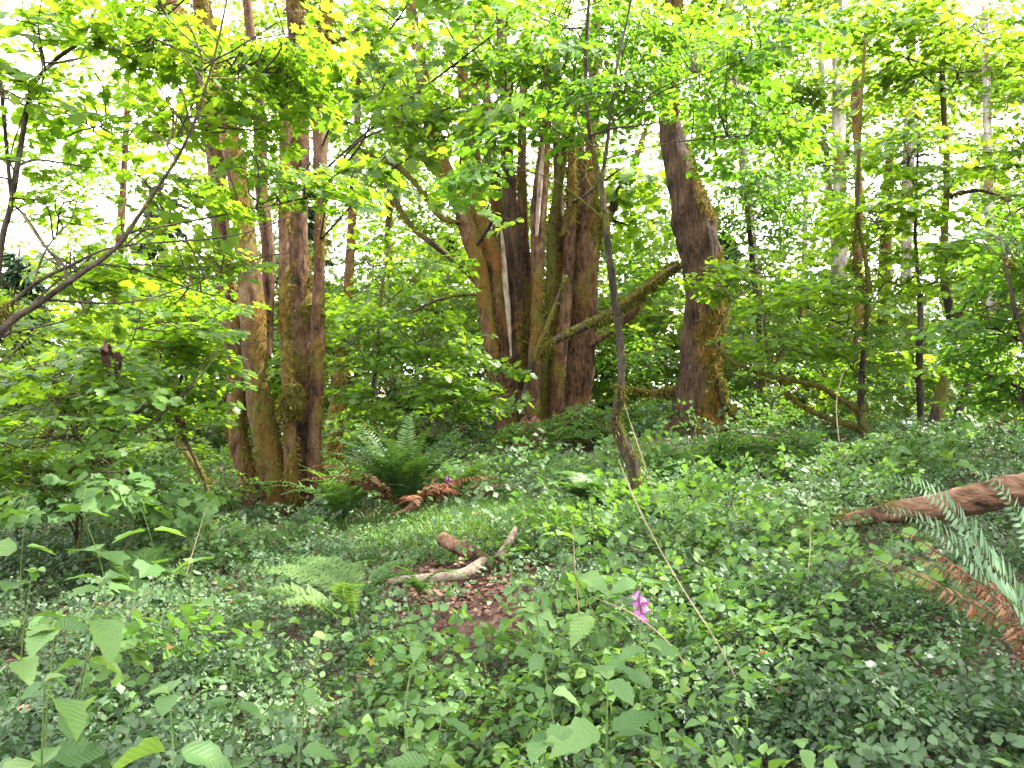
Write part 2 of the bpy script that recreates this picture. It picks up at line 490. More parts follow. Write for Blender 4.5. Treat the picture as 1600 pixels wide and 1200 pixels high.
BK_MAPLE2 = bark_mat('furrowed_bark', G(.006, .004, .0025), G(.036, .021, .011), G(.09, .055, .03), G(.16, .062, .012), G(.085, .075, .013), 26, .9, (1, 1, .13))
BK_ALDER = bark_mat('alder_bark', G(.10, .075, .055), G(.30, .26, .23), G(.52, .49, .46), G(.14, .10, .03), G(.16, .15, .05), 6)
BK_STEM = bark_mat('vine_maple_bark', G(.013, .010, .007), G(.034, .025, .018), G(.085, .066, .052), G(.07, .058, .012), G(.095, .095, .016), 16)
BK_TWIG = bark_mat('twig_bark', G(.02, .014, .01), G(.05, .036, .028), G(.10, .08, .07), G(.1, .09, .02), G(.14, .14, .03), 20)
BK_LOG = bark_mat('rotting_log_wood', G(.018, .009, .006), G(.125, .062, .036), G(.25, .15, .10), G(.05, .06, .012), G(.09, .09, .018), 18, .9, (1, .22, 1))
BK_PALE = bark_mat('bare_wood', G(.09, .065, .048), G(.2, .15, .115), G(.34, .28, .23), G(.12, .10, .03), G(.12, .10, .03), 14)
BK_STRAW = bark_mat('dry_stalk', G(.15, .11, .06), G(.23, .18, .11), G(.32, .26, .17), G(.2, .17, .08), G(.2, .17, .08), 20)
BK_GREEN = bark_mat('green_stem', G(.06, .11, .03), G(.09, .15, .04), G(.13, .18, .06), G(.1, .14, .03), G(.1, .14, .03), 20)

# ------------------------------------------------------------------ ground
m, n, l = new_mat('forest_soil')
out = n.new('ShaderNodeOutputMaterial'); pb = n.new('ShaderNodeBsdfPrincipled'); pb.inputs['Roughness'].default_value = .95
tc = n.new('ShaderNodeTexCoord')
no = n.new('ShaderNodeTexNoise'); no.inputs['Scale'].default_value = 7; no.inputs['Detail'].default_value = 8; no.inputs['Roughness'].default_value = .7
l.new(tc.outputs['Object'], no.inputs['Vector'])
cr = ramp(n, [(.3, G(.02, .012, .008)), (.5, G(.06, .03, .018)), (.75, G(.13, .065, .04))])
l.new(no.outputs['Fac'], cr.inputs[0]); l.new(cr.outputs[0], pb.inputs['Base Color'])
bp = n.new('ShaderNodeBump'); bp.inputs['Strength'].default_value = .8; bp.inputs['Distance'].default_value = .06
l.new(no.outputs['Fac'], bp.inputs['Height']); l.new(bp.outputs[0], pb.inputs['Normal'])
l.new(pb.outputs[0], out.inputs['Surface'])
SOIL = m
tx = np.sinh(np.linspace(-5.3, 5.3, 170)) * 2.5
ty = np.sinh(np.linspace(-4.2, 5.7, 200)) * 2.2 + 6
X, Y = np.meshgrid(tx, ty)
Z = gh(X.ravel(), Y.ravel())
gv = np.c_[X.ravel(), Y.ravel(), Z]
nx_, ny_ = len(tx), len(ty)
a = (np.arange(ny_ - 1)[:, None] * nx_ + np.arange(nx_ - 1)[None]).ravel()
gf = np.concatenate([np.c_[a, a + 1, a + nx_ + 1], np.c_[a, a + nx_ + 1, a + nx_]])
mb = MB(); mb.add(gv, gf)
go = mb.build('ground', SOIL, smooth=True); go['kind'] = 'structure'

# ------------------------------------------------------------------ trees
def moss_tufts(parent_trunk, root, v, nr, mk, count, size=.05, name='moss'):
    w = np.where(mk > .55)[0]
    if len(w) < 4:
        return
    ix = rng.choice(w, count)
    p = v[ix] + rng.normal(0, .012, (count, 3))
    nn = nr[ix]
    yaw = np.arctan2(nn[:, 1], nn[:, 0]) + rng.normal(0, .7, count)
    M = rot(yaw, rng.normal(-.7, .5, count), rng.uniform(-1.5, 1.5, count)) * (size * 1.5 * rng.uniform(.4, 1.5, count))[:, None, None]
    b = MB()
    bake(b, QUAD[0] * np.array([1, .35, 1]), QUAD[1], M, p)
    o = b.build(name, LF_MOSS, None, kind='stuff')
    o.parent = parent_trunk
    o.location = (0, 0, 0)
    return o

def px_path(pts, d, rk=1.0, sink=None):
    """rows (px, py, width_px[, depth offset]) -> x,y,z,r"""
    out = []
    for q in pts:
        dd = d + (q[3] if len(q) > 3 else 0)
        out.append([*P(q[0], q[1], dd), q[2] / FPX * dd * .5 * rk])
    out = np.array(out)
    if sink is not None:                     # carry the foot of the stem into the ground
        x, y = out[0, 0], out[0, 1]
        g = gz(x, y)
        if out[0, 2] > g - .1:
            out = np.vstack([[x, y, g - .15, out[0, 3] * 1.12], out])
    return out

def stem(root, pts, d, mat, seg=18, bump=.16, freq=7, moss=.4, tufts=900, name='trunk', n=10, seed=None, ground=True, tsize=.05, world=None, side=.10):
    path = world if world is not None else px_path(pts, d, sink=True if ground else None)
    if mat is BK_MAPLE:
        path[:, 3] *= 1.12
    seed = int(rng.integers(1, 9999)) if seed is None else seed
    v, f, at, nr = tube(path, int(seg * 1.2), int(n * 1.5), bump * 1.5, freq * 1.4, seed % 97, moss, side=side)
    b = MB(); b.add(v, f, at)
    o = b.build(name, mat, root, smooth=True)
    if tufts:
        k = len(nr)
        moss_tufts(o, root, v[:k], nr, at[:k, 1], int(tufts * 1.6), tsize)
    return path

def nearest_on(paths, target, low=.5):
    best = None
    for p in paths:
        c = catmull(p, 6)
        dd = np.linalg.norm(c[:, :3] - target, axis=1) + 2.0 * np.maximum(c[:, 2] - (target[2] - low), 0)
        i = int(np.argmin(dd))
        if best is None or dd[i] < best[0]:
            best = (dd[i], c[i])
    return best[1]

def grow(root, paths, regions, sprays, tmpl, leafmat, barkmat, slen=.8, leafk=1.0, branch_r=.022, twigs=True, crown_name='crown', gap=.42, singles=0, links=True, up=0.0):
    """regions: (px, py, d, half width px, half height px, half depth m, sprays). One crown mesh, one branch mesh per limb."""
    lb, tb = MB(), MB()
    if singles:
        lb.collect = []
    for rg in regions:
        px, py, d, hw, hh, hd, cnt = rg[:7]
        sl = rg[7] if len(rg) > 7 else slen
        c = P(px, py, d)
        half = np.array([hw / FPX * d, hd, hh / FPX * d])
        pts = []
        tries = 0
        while len(pts) < cnt and tries < 60:
            q = rng.uniform(-1, 1, (cnt * 3, 3))
            q = q[(q ** 2).sum(1) < 1]
            w = c + q * half
            w = w[fbm(w * 1.1 + 5, 31, 2) > gap]
            g = gh(w[:, 0], w[:, 1]) + .25
            w = w[w[:, 2] > g]
            pts += list(w); tries += 1
        pts = np.array(pts[:cnt])
        if len(pts) == 0:
            continue
        src = nearest_on(paths, c)
        hub = c - np.array([0, 0, half[2] * .3])
        away = pts - src[None, :3]
        yaw = np.arctan2(away[:, 1], away[:, 0]) + rng.normal(0, .7, len(pts))
        pit = rng.normal(-.12 + up, .2, len(pts))
        ln = sl * rng.uniform(.65, 1.3, len(pts))
        base = pts - np.c_[np.cos(yaw), np.sin(yaw), pit] * (ln * .5)[:, None]
        place_sprays(lb, tb if twigs else None, sprays, tmpl, base, yaw, pit, rng.normal(0, .2, len(pts)), ln, leafk)
        if links:
            mid = (src[:3] + hub) / 2 + rng.normal(0, .12, 3) + np.array([0, 0, .12 * np.linalg.norm(hub - src[:3]) * .5])
            end = hub + (hub - src[:3]) / (np.linalg.norm(hub - src[:3]) + 1e-6) * min(half[0], half[1] + .3) * .6
            r0 = min(branch_r * (1 + .25 * np.linalg.norm(hub - src[:3])), src[3] * .7)
            limb = np.array([[*src[:3], r0], [*mid, r0 * .8], [*hub, r0 * .55], [*end, r0 * .25]])
            stem(root, None, 0, barkmat, 7, .12, 10, .3, 0, 'branch', 6, None, False, world=limb)
            lc = catmull(limb, 8)
            for b0 in base[rng.permutation(len(base))[:min(len(base), 26)]]:
                dd = np.linalg.norm(lc[:, :3] - b0, axis=1)
                j = lc[int(np.argmin(dd + .3 * np.maximum(lc[:, 2] - b0[2], 0)))]
                if np.linalg.norm(j[:3] - b0) > 2.2:
                    continue
                mm = (j[:3] + b0) / 2 + rng.normal(0, .06, 3)
                v, f, at, _ = tube(np.array([[*j[:3], .008], [*mm, .006], [*b0, .004]]), 4, 3, cap=False)
                tb.add(v, f, at)
    if singles:                              # the leaves that show largest become parts of their own
        M = np.concatenate([q[0] for q in lb.collect]); ps = np.concatenate([q[1] for q in lb.collect]); rn = np.concatenate([q[2] for q in lb.collect])
        dz = np.maximum(ps[:, 1], .1)
        ins = (np.abs(ps[:, 0] / dz) < .62) & (np.abs((ps[:, 2] - EYE) / dz) < .465)
        big = np.linalg.norm(M[:, :, 0], axis=1) / dz * ins
        pick = np.argsort(-big)[:singles]
        mesh_v = []
        for k in range(5):
            b5 = MB(); b5.add(tmpl[0], tmpl[1], np.c_[np.full(len(tmpl[0]), .1 + .2 * k), np.zeros(len(tmpl[0]))])
            mesh_v.append(b5.mesh('leaf', leafmat))
        rl = np.array(root.location)
        for i in pick:
            lo = bpy.data.objects.new('leaf', mesh_v[min(4, int(rn[i] * 5))])
            COL.objects.link(lo); lo.parent = root
            mw = np.eye(4); mw[:3, :3] = M[i]; mw[:3, 3] = ps[i] - rl
            lo.matrix_basis = Matrix(mw.tolist())
        rest = np.setdiff1d(np.arange(len(ps)), pick)
        bake(lb, tmpl[0], tmpl[1], M[rest], ps[rest], rn[rest])
    if lb.n:
        lb.build(crown_name, leafmat, root, kind='stuff')
    if tb.n:
        tb.build('twigs', BK_TWIG, root, kind='stuff')

def tree_root(name, label, px, d, cat='tree', group=None):
    x = (px - 800) / FPX * d
    return thing(name, label, cat, (x, d, gz(x, d)), group)

# --- left clump of maple stems
t = tree_root('maple_clump', 'clump of five tall mossy maple trunks standing left of the fern path', 430, 11.5)
ps = []
ps.append(stem(t, [(400, 805, 34), (392, 760, 30), (372, 680, 26), (368, 570, 26), (356, 470, 26), (344, 350, 24), (331, 200, 24), (300, 90, 24), (262, -10, 22), (200, -160, 18, 1), (120, -420, 10, 1)], 11.6, BK_MAPLE, moss=.58))
ps.append(stem(t, [(436, 810, 40), (430, 770, 38), (418, 690, 36), (402, 600, 34), (394, 480, 33), (379, 340, 28), (364, 236, 26), (346, 140, 24), (318, 20, 22), (290, -150, 18, -.5), (270, -500, 8, -.5)], 11.3, BK_MAPLE, moss=.55, tufts=1600))
ps.append(stem(t, [(458, 805, 18), (455, 760, 18), (452, 640, 18), (445, 520, 14), (444, 400, 17), (446, 250, 19), (450, 140, 16), (452, 60, 12)], 11.1, BK_MAPLE, moss=.5, tufts=1200))
ps.append(stem(t, [(478, 805, 34), (476, 700, 30), (473, 600, 31), (470, 500, 32), (467, 400, 28), (467, 300, 28), (467, 130, 26), (461, 0, 25), (455, -200, 20), (450, -600, 9)], 11.7, BK_MAPLE, moss=.44))
ps.append(stem(t, [(494, 800, 20), (492, 720, 19), (496, 600, 19), (496, 500, 20), (499, 400, 16), (501, 250, 20), (501, 180, 22), (503, 90, 16), (510, 10, 12), (525, -150, 9), (560, -420, 4)], 11.3, BK_MAPLE, moss=.5, tufts=1100))
ps.append(stem(t, [(415, 560, 16), (420, 420, 17), (409, 300, 18), (407, 200, 18), (398, 110, 15), (388, 20, 13), (370, -150, 8)], 12.1, BK_MAPLE, moss=.2, tufts=0, ground=False))
stem(t, [(476, 76, 8), (500, 66, 8), (535, 62, 7), (580, 30, 5)], 11.5, BK_STEM, 8, moss=.7, tufts=60, name='branch', ground=False)
stem(t, [(449, 650, 30), (457, 628, 34), (456, 600, 22)], 11.05, BK_STEM, 12, bump=.3, moss=1.0, tufts=600, name='burl', ground=False)
grow(t, ps, [(480, -20, 11, 110, 50, 1.2, 12, .7), (600, 110, 8.6, 80, 80, .8, 9, .55), (690, 150, 8.4, 90, 80, .8, 10, .55), (590, 240, 9.2, 70, 50, .7, 7, .5), (740, 60, 8.4, 90, 60, .7, 9, .55), (670, 220, 8.6, 60, 30, .5, 6, .5), (620, 20, 8.4, 110, 40, .8, 10, .55)], SPR_B, MAPLE, LF_BIG, BK_STEM, .9, 1.0, .009, singles=220)

# --- middle clump
t = tree_root('maple_clump', 'wide clump of leaning brown maple trunks at the middle behind the fern mound', 850, 16)
pm = []
pm.append(stem(t, [(792, 705, 24), (784, 650, 20), (776, 600, 20), (764, 520, 20), (753, 440, 22), (738, 380, 24), (722, 330, 22), (693, 260, 22), (672, 190, 20), (655, 90, 18), (640, 0, 14), (610, -150, 8)], 15.6, BK_MAPLE, moss=.58))
pm.append(stem(t, [(800, 705, 32), (794, 650, 28), (788, 590, 26), (782, 500, 30), (772, 420, 30), (750, 350, 26), (732, 290, 20), (726, 200, 16), (722, 80, 14), (715, -80, 10)], 15.8, BK_MAPLE, moss=.5))
stem(t, [(799, 560, 3), (794, 490, 8), (789, 430, 9), (786, 385, 7), (782, 350, 2)], 15.45, BK_PALE, 8, moss=0, tufts=0, name='bare_wood_strip', ground=False)
pm.append(stem(t, [(815, 705, 30), (812, 620, 25), (808, 520, 25), (806, 430, 25), (798, 320, 24), (792, 230, 20), (788, 120, 17), (780, 0, 15), (770, -200, 9)], 15.9, BK_MAPLE2, moss=.3))
pm.append(stem(t, [(800, 600, 20), (795, 500, 22), (782, 380, 20), (774, 300, 18), (766, 220, 15), (755, 100, 11)], 16.6, BK_MAPLE, moss=.45, ground=False))
pm.append(stem(t, [(830, 690, 22), (834, 600, 20), (838, 500, 18), (840, 420, 17), (842, 330, 22), (850, 240, 16), (856, 170, 12), (860, 60, 9)], 15.6, BK_MAPLE, moss=.5))
stem(t, [(838, 370, 5), (843, 300, 8), (848, 240, 6), (850, 220, 2)], 15.4, BK_PALE, 8, moss=0, tufts=0, name='bare_wood_strip', ground=False)
pm.append(stem(t, [(846, 690, 20), (850, 600, 17), (856, 520, 15), (861, 430, 16), (865, 340, 15), (880, 250, 11), (884, 180, 9)], 16.1, BK_STEM, moss=1.0, tufts=1400))
pm.append(stem(t, [(868, 690, 24), (872, 600, 22), (882, 500, 17), (888, 420, 16), (892, 330, 15), (893, 260, 12), (896, 150, 9)], 15.8, BK_MAPLE, moss=.46))
pm.append(stem(t, [(896, 690, 40), (898, 620, 34), (905, 540, 34), (912, 460, 34), (915, 380, 37), (916, 320, 34), (922, 260, 20), (926, 180, 16), (930, 60, 13), (936, -100, 9)], 16.2, BK_MAPLE, moss=.5, tufts=1800))
pm.append(stem(t, [(908, 690, 14), (916, 620, 15), (922, 540, 15), (926, 460, 14), (926, 400, 12), (922, 340, 6)], 16.05, BK_MAPLE, moss=.35, tufts=100))
pm.append(stem(t, [(822, 690, 20), (822, 580, 18), (822, 460, 17), (818, 360, 15), (815, 260, 13), (818, 140, 11), (822, 0, 8)], 16.7, BK_MAPLE, moss=.5))
pm.append(stem(t, [(858, 690, 22), (860, 580, 20), (872, 470, 17), (876, 380, 16), (872, 280, 13), (868, 160, 10), (870, 40, 7)], 16.8, BK_MAPLE, moss=.55))
pm.append(stem(t, [(806, 690, 18), (790, 560, 17), (768, 440, 17), (752, 330, 15), (744, 240, 13), (742, 120, 10), (748, -20, 7)], 16.9, BK_MAPLE, moss=.5))
pm.append(stem(t, [(884, 690, 24), (893, 570, 22), (898, 460, 22), (902, 360, 18), (904, 260, 13), (912, 150, 9)], 16.6, BK_MAPLE, moss=.6))
stem(t, [(925, 385, 16), (948, 345, 14), (970, 295, 13), (990, 255, 10), (1010, 200, 6)], 16.2, BK_STEM, 10, moss=.6, tufts=300, name='branch', ground=False)
stem(t, [(880, 370, 10), (890, 320, 10), (905, 310, 7)], 15.8, BK_STEM, 8, moss=.9, tufts=200, name='branch', ground=False)
stem(t, [(812, 640, 8), (835, 560, 8), (870, 470, 7), (885, 430, 5)], 15.2, BK_STEM, 8, moss=.8, tufts=150, name='branch', ground=False)
stem(t, [(850, 545, 9), (880, 525, 13), (945, 494, 17), (980, 472, 16), (1010, 449, 13), (1040, 425, 12), (1060, 410, 9)], 14.7, BK_STEM, 12, moss=1.0, tufts=1500, name='branch', ground=False, tsize=.06)
stem(t, [(922, 540, 9), (950, 520, 10), (989, 490, 10), (1006, 460, 6)], 15.6, BK_MAPLE, 8, moss=.4, tufts=150, name='branch', ground=False)
stem(t, [(735, 350, 6), (690, 340, 9), (660, 300, 8), (620, 260, 8), (565, 235, 6)], 15.5, BK_STEM, 8, moss=.7, tufts=200, name='branch', ground=False)
stem(t, [(775, 470, 6), (700, 400, 9), (640, 350, 9), (600, 280, 9), (560, 230, 6)], 16.5, BK_STEM, 8, moss=.5, tufts=200, name='branch', ground=False)
stem(t, [(745, 460, 5), (720, 460, 6), (680, 470, 5), (640, 490, 3)], 15.4, BK_STEM, 8, moss=.3, tufts=0, name='branch', ground=False)
stem(t, [(835, 735, 60), (832, 700, 52), (830, 665, 40), (831, 650, 22)], 15.2, BK_LOG, 16, .3, moss=.3, tufts=200, name='stump')
grow(t, pm, [(650, 130, 15, 90, 90, 1.5, 20), (800, 110, 15, 130, 80, 1.5, 18), (760, 320, 14, 50, 40, .8, 8, .6), (770, 590, 14.6, 70, 45, .8, 9, .6), (950, 260, 15, 60, 60, 1, 7), (620, 180, 16, 90, 70, 1.5, 26), (980, 330, 17, 50, 70, 1, 12)], SPR_B, MAPLE9, LF_BIG, BK_STEM, .85, .9, .03)

# --- single leaning trunk on the right of the clump
t = tree_root('maple_tree', 'single thick curved maple trunk with golden moss on its right side', 1088, 13.3)
pc = [stem(t, [(1086, 690, 96), (1088, 665, 84), (1090, 630, 70), (1094, 580, 64), (1099, 520, 61), (1102, 460, 60), (1096, 410, 58), (1085, 360, 60), (1074, 310, 54), (1061, 260, 44), (1051, 215, 36), (1044, 150, 30), (1048, 60, 26), (1056, -40, 24), (1075, -250, 18, -.5), (1150, -600, 9, -1.5)], 13.3, BK_MAPLE2, 40, .2, 9, .47, 5000, n=14, side=.24)]
stem(t, [(1058, 415, 8), (1040, 425, 9), (1015, 445, 4)], 13.3, BK_STEM, 8, moss=.9, tufts=120, name='branch', ground=False)
stem(t, [(1064, 600, 8), (1040, 612, 11), (1010, 612, 8), (985, 605, 5)], 13.5, BK_STEM, 10, moss=1, tufts=500, name='branch', ground=False)
stem(t, [(1125, 590, 9), (1130, 625, 14), (1145, 650, 8), (1175, 698, 4)], 13.0, BK_STEM, 10, moss=.9, tufts=500, name='branch', ground=False)
# a few leaf sprays at the top edge of the frame
grow(t, pc, [(1080, 20, 13, 90, 60, 1.2, 6)], SPR_B, MAPLE9, LF_BIG, BK_STEM, .9, 1.05, .05)

# --- leaning sapling in front
t = tree_root('hazel_sapling', 'slim crooked sapling with a mossy kinked foot in front of the middle clump', 1003, 8.2)
pd_ = [stem(t, [(1003, 815, 14), (995, 760, 18), (984, 715, 21), (967, 680, 16), (960, 655, 12), (968, 615, 13), (971, 570, 12.5), (966, 510, 12), (958, 450, 11), (951, 390, 10), (944, 320, 9.5), (930, 250, 9), (919, 190, 8), (915, 120, 6.5), (919, 20, 5), (930, -120, 4)], 8.2, BK_STEM, 14, .2, 12, .33, 400, n=10, tsize=.025)]
stem(t, [(1004, 815, 14), (997, 765, 18.5), (985, 718, 21.5), (969, 684, 17), (960.5, 658, 12.5), (966, 622, 12.6), (969, 600, 11)], 8.2, BK_STEM, 14, .2, 14, .8, 500, 'moss_sleeve', 10, None, False, tsize=.03)
pd_.append(stem(t, [(944, 330, 6), (941, 280, 6), (948, 230, 6), (956, 160, 5), (966, 90, 5), (980, 30, 4), (990, -30, 3)], 8.1, BK_TWIG, 8, .15, 14, .1, 0, ground=False, name='trunk'))
stem(t, [(922, 212, 4), (960, 200, 4), (1000, 196, 3), (1045, 188, 2)], 8.1, BK_TWIG, 6, moss=0, tufts=0, name='branch', ground=False)
grow(t, pd_, [(1010, 110, 9.2, 170, 110, .9, 34), (1185, 180, 8.4, 100, 100, .9, 17), (830, 130, 8.6, 120, 90, .9, 20), (880, 30, 8.8, 160, 50, 1, 20), (1200, 60, 7.5, 110, 60, .9, 12), (760, 240, 7.6, 70, 60, .6, 8), (1090, 90, 7.6, 80, 60, .6, 6), (880, 110, 7.4, 70, 60, .5, 6)], SPR_O, HEX, LF_OVAL, BK_TWIG, .62, 1.05, .0055, singles=220)

exec_more = True
# --- vine maples
def vine(label, px, d, stems, regions, slen=.6, leafk=1.0, tmpl=MAPLE9, sprays=SPR_V, mat=LF_VINE, moss=.35, gap=.42, cat='tree', name='vine_maple', br=.012, extra=(), tufts=120, singles=0):
    t = tree_root(name, label, px, d, cat)
    pp = [stem(t, s, d, BK_STEM, 9, .15, 12, moss, tufts, ground=(k == 0), tsize=.035, name='trunk') for k, s in enumerate(stems)]
    for s in extra:
        stem(t, s, d, BK_TWIG, 6, .1, 14, moss * .6, 0, name='branch', ground=False, n=6)
    grow(t, pp, regions, sprays, tmpl, mat, BK_TWIG, slen, leafk, br, gap=gap, singles=singles)
    return t

vine('vine maple arching from the left edge with a long dark bowed branch', -60, 5.0,
     [[(-90, 900, 15), (-60, 640, 13), (0, 520, 11), (60, 475, 10), (105, 442, 10), (180, 388, 8), (215, 340, 6.5), (245, 295, 5.5), (275, 250, 5), (300, 200, 4.5), (322, 135, 4), (343, 55, 3.5), (358, -20, 3)],
      [(-60, 560, 8), (0, 490, 7), (60, 440, 6), (110, 415, 5), (150, 395, 4), (190, 383, 3)]],
     [(370, 95, 5.8, 130, 50, .7, 24, .5), (470, 90, 6.0, 60, 50, .5, 12, .45), (330, 190, 5.8, 100, 45, .6, 14, .5), (460, 300, 6.0, 100, 45, .6, 15, .45), (310, 300, 5.6, 90, 40, .6, 9, .45), (200, 60, 5.5, 90, 40, .6, 6, .5),
      (400, 395, 6.2, 110, 35, .6, 8, .42), (260, 10, 5.4, 150, 30, .7, 12, .5), (330, 450, 6.4, 100, 35, .6, 5, .4), (150, 180, 6.2, 90, 60, .8, 9, .45), (110, 330, 6.4, 90, 50, .8, 6, .45)], tmpl=MAPLE, moss=.15, tufts=60, singles=280, br=.006,
     extra=[[(105, 442, 6), (98, 412, 5), (70, 385, 4), (35, 335, 3)], [(190, 383, 3), (280, 377, 3), (330, 373, 3), (390, 362, 2.5), (450, 340, 2), (505, 318, 1.5)], [(300, 200, 3), (290, 165, 2.5), (285, 140, 2)]])
vine('thin pale grey vine maple stems rising at the far left edge against the white sky', 5, 6.0,
     [[(-20, 840, 12), (-12, 600, 11), (0, 400, 10), (18, 315, 9), (32, 230, 8), (50, 140, 7), (85, 95, 6), (125, 65, 6), (140, 35, 5), (170, -30, 4)],
      [(18, 315, 5), (12, 250, 6), (4, 160, 6), (-5, 60, 5), (-20, -60, 4)]],
     [(40, 150, 5.8, 60, 50, .6, 5), (60, 30, 5.6, 110, 40, .6, 9), (20, 260, 5.8, 40, 50, .5, 3), (110, 420, 6.5, 110, 40, .8, 14), (30, 470, 6.4, 80, 50, .8, 12)], moss=.15, singles=120, br=.007,
     extra=[[(25, 260, 5), (55, 250, 4), (100, 255, 3), (140, 262, 2)], [(22, 320, 4), (45, 345, 4), (75, 390, 3), (95, 415, 2)], [(18, 330, 3), (60, 310, 3), (45, 318, 2)]])
vine('leafy vine maple thicket filling the left edge below the bowed branch', 60, 8.0,
     [[(30, 800, 14), (40, 720, 12), (100, 640, 9), (70, 565, 6)], [(160, 780, 12), (172, 690, 11), (178, 620, 8), (190, 555, 5)]],
     [(60, 560, 7.5, 120, 90, 1.2, 18), (200, 520, 8, 120, 80, 1.2, 16), (120, 650, 7.5, 160, 80, 1.2, 20), (40, 690, 7, 110, 60, 1, 11), (240, 620, 8.5, 110, 90, 1.1, 15), (60, 750, 6.8, 110, 40, .7, 8)], moss=.4,
     extra=[[(70, 565, 3), (82, 600, 3), (105, 628, 3), (150, 642, 3), (200, 655, 2)], [(172, 690, 6), (220, 640, 5), (280, 620, 4), (320, 580, 3), (345, 540, 2)], [(170, 690, 5), (215, 675, 4), (260, 640, 4), (300, 600, 3), (330, 555, 2), (430, 528, 1.5)], [(178, 600, 3), (180, 570, 2.5), (170, 560, 2)]])
vine('drooping vine maple with lit sprays just left of the left trunk clump', 290, 9.5,
     [[(325, 775, 6), (308, 725, 6), (288, 680, 5.5), (280, 610, 5), (300, 520, 4), (310, 440, 3)], [(286, 690, 4), (270, 640, 4), (240, 590, 3), (225, 530, 2)]],
     [(285, 540, 9.2, 80, 60, .8, 13), (230, 470, 9.5, 120, 60, 1, 14), (290, 480, 9.2, 80, 45, .7, 9), (290, 640, 9.6, 50, 50, .7, 8), (200, 570, 9.6, 100, 70, 1, 12)], moss=.5)
vine('bushy vine maple on a thin yellow-mossed stem between the two trunk clumps', 600, 12.5,
     [[(612, 725, 12), (598, 695, 14), (585, 655, 9), (583, 620, 9), (590, 560, 7), (592, 510, 6), (597, 450, 5), (610, 380, 4)], [(602, 700, 8), (635, 692, 8), (660, 680, 6)]],
     [(600, 600, 12.2, 80, 80, 1, 18), (560, 500, 12.4, 60, 70, 1, 11), (650, 540, 12.2, 80, 70, 1, 16), (690, 600, 12.6, 80, 70, 1, 18), (560, 640, 12.6, 60, 60, .9, 10), (640, 430, 12.4, 90, 60, 1, 11), (700, 500, 12.4, 70, 60, 1, 10), (580, 400, 13, 70, 70, 1, 9), (720, 660, 13, 50, 40, .7, 10)], .6, moss=.7)
vine('mossy vine maple with two low arms reaching left towards the thick trunk', 1352, 11.0,
     [[(1358, 710, 16), (1352, 680, 18), (1345, 640, 13), (1347, 580, 10), (1354, 500, 9), (1357, 450, 9), (1352, 400, 7), (1340, 330, 6), (1345, 180, 5), (1352, 60, 4)],
      [(1345, 640, 11), (1335, 636, 10), (1310, 622, 8), (1275, 602, 8), (1220, 592, 8), (1180, 580, 7), (1140, 562, 6), (1115, 535, 4)],
      [(1350, 670, 10), (1320, 662, 9), (1285, 650, 8), (1250, 632, 7), (1228, 612, 5)],
      [(1356, 470, 6), (1345, 440, 5), (1335, 400, 5), (1338, 330, 4)]],
     [(1220, 540, 11, 80, 40, .8, 16), (1270, 470, 11, 90, 50, .8, 20), (1370, 330, 11, 90, 60, .9, 20), (1330, 560, 11.2, 60, 50, .7, 14), (1180, 430, 11.4, 80, 60, .8, 20), (1410, 430, 11, 60, 50, .7, 10)], moss=.9, tufts=500,
     extra=[[(1205, 588, 5), (1198, 540, 5), (1192, 480, 4), (1188, 440, 3), (1200, 410, 2)], [(1290, 590, 4), (1275, 560, 3), (1280, 545, 2)], [(1205, 640, 4), (1208, 625, 3), (1225, 615, 3)]])
vine('upright vine maple stem with dark twigs crossing the bright gap on the right', 1440, 11.5,
     [[(1440, 690, 11), (1438, 620, 11), (1436, 560, 11), (1438, 490, 9), (1434, 430, 6), (1430, 340, 5), (1436, 200, 4)]],
     [(1500, 420, 11, 70, 60, .8, 14), (1420, 230, 11, 100, 70, .9, 22), (1440, 540, 11.5, 60, 40, .7, 12)], moss=.5)
vine('tall leaning vine maple with forked dark trunk near the right edge', 1465, 12.5,
     [[(1452, 690, 20), (1470, 620, 18), (1484, 560, 16), (1486, 500, 15), (1476, 440, 13), (1476, 360, 11), (1480, 270, 9), (1474, 160, 9), (1472, 60, 8), (1480, -60, 6)],
      [(1486, 510, 10), (1505, 480, 10), (1525, 462, 9), (1545, 430, 6)],
      [(1475, 310, 7), (1500, 302, 7), (1535, 298, 6), (1575, 312, 5), (1605, 325, 4)],
      [(1478, 690, 14), (1500, 640, 13), (1514, 590, 12), (1518, 545, 9), (1505, 500, 6)]],
     [(1500, 90, 12, 120, 80, 1, 30), (1560, 230, 11.5, 80, 90, 1, 24), (1420, 60, 12, 100, 60, 1, 20), (1550, 380, 12, 70, 60, .8, 18), (1300, 40, 12, 80, 60, .8, 10)], .7, moss=.5, tufts=400)
t = tree_root('hazel_tree', 'broad leaved tree leaning in at the right edge above the fallen log', 1640, 7.5)
pe = [stem(t, None, 0, BK_STEM, 12, .15, 8, .4, 300, world=np.array([[5.3, 7.5, gz(5.3, 7.5) - .15, .12], [5.35, 7.3, 2.2, .10], [5.7, 6.8, 4.2, .085], [6.6, 6.0, 6.4, .06], [7.6, 5.2, 8.4, .03]]))]  # first stem drawn tall and leaning to carry the added shading boughs
pe.append(stem(t, [(1640, 640, 10), (1610, 560, 9), (1585, 480, 6), (1570, 400, 4)], 7.6, BK_STEM, 9, .15, 12, .4, 60, ground=False))
grow(t, pe, [(1560, 500, 8, 70, 50, .7, 18, .6), (1590, 420, 8, 70, 60, .7, 18, .6), (1580, 600, 8.2, 70, 50, .7, 16, .6), (1500, 560, 8.8, 60, 40, .6, 9, .6), (1610, 300, 8.4, 60, 60, .7, 10, .6)], SPR_O, HEX, LF_OVAL, BK_TWIG, .6)
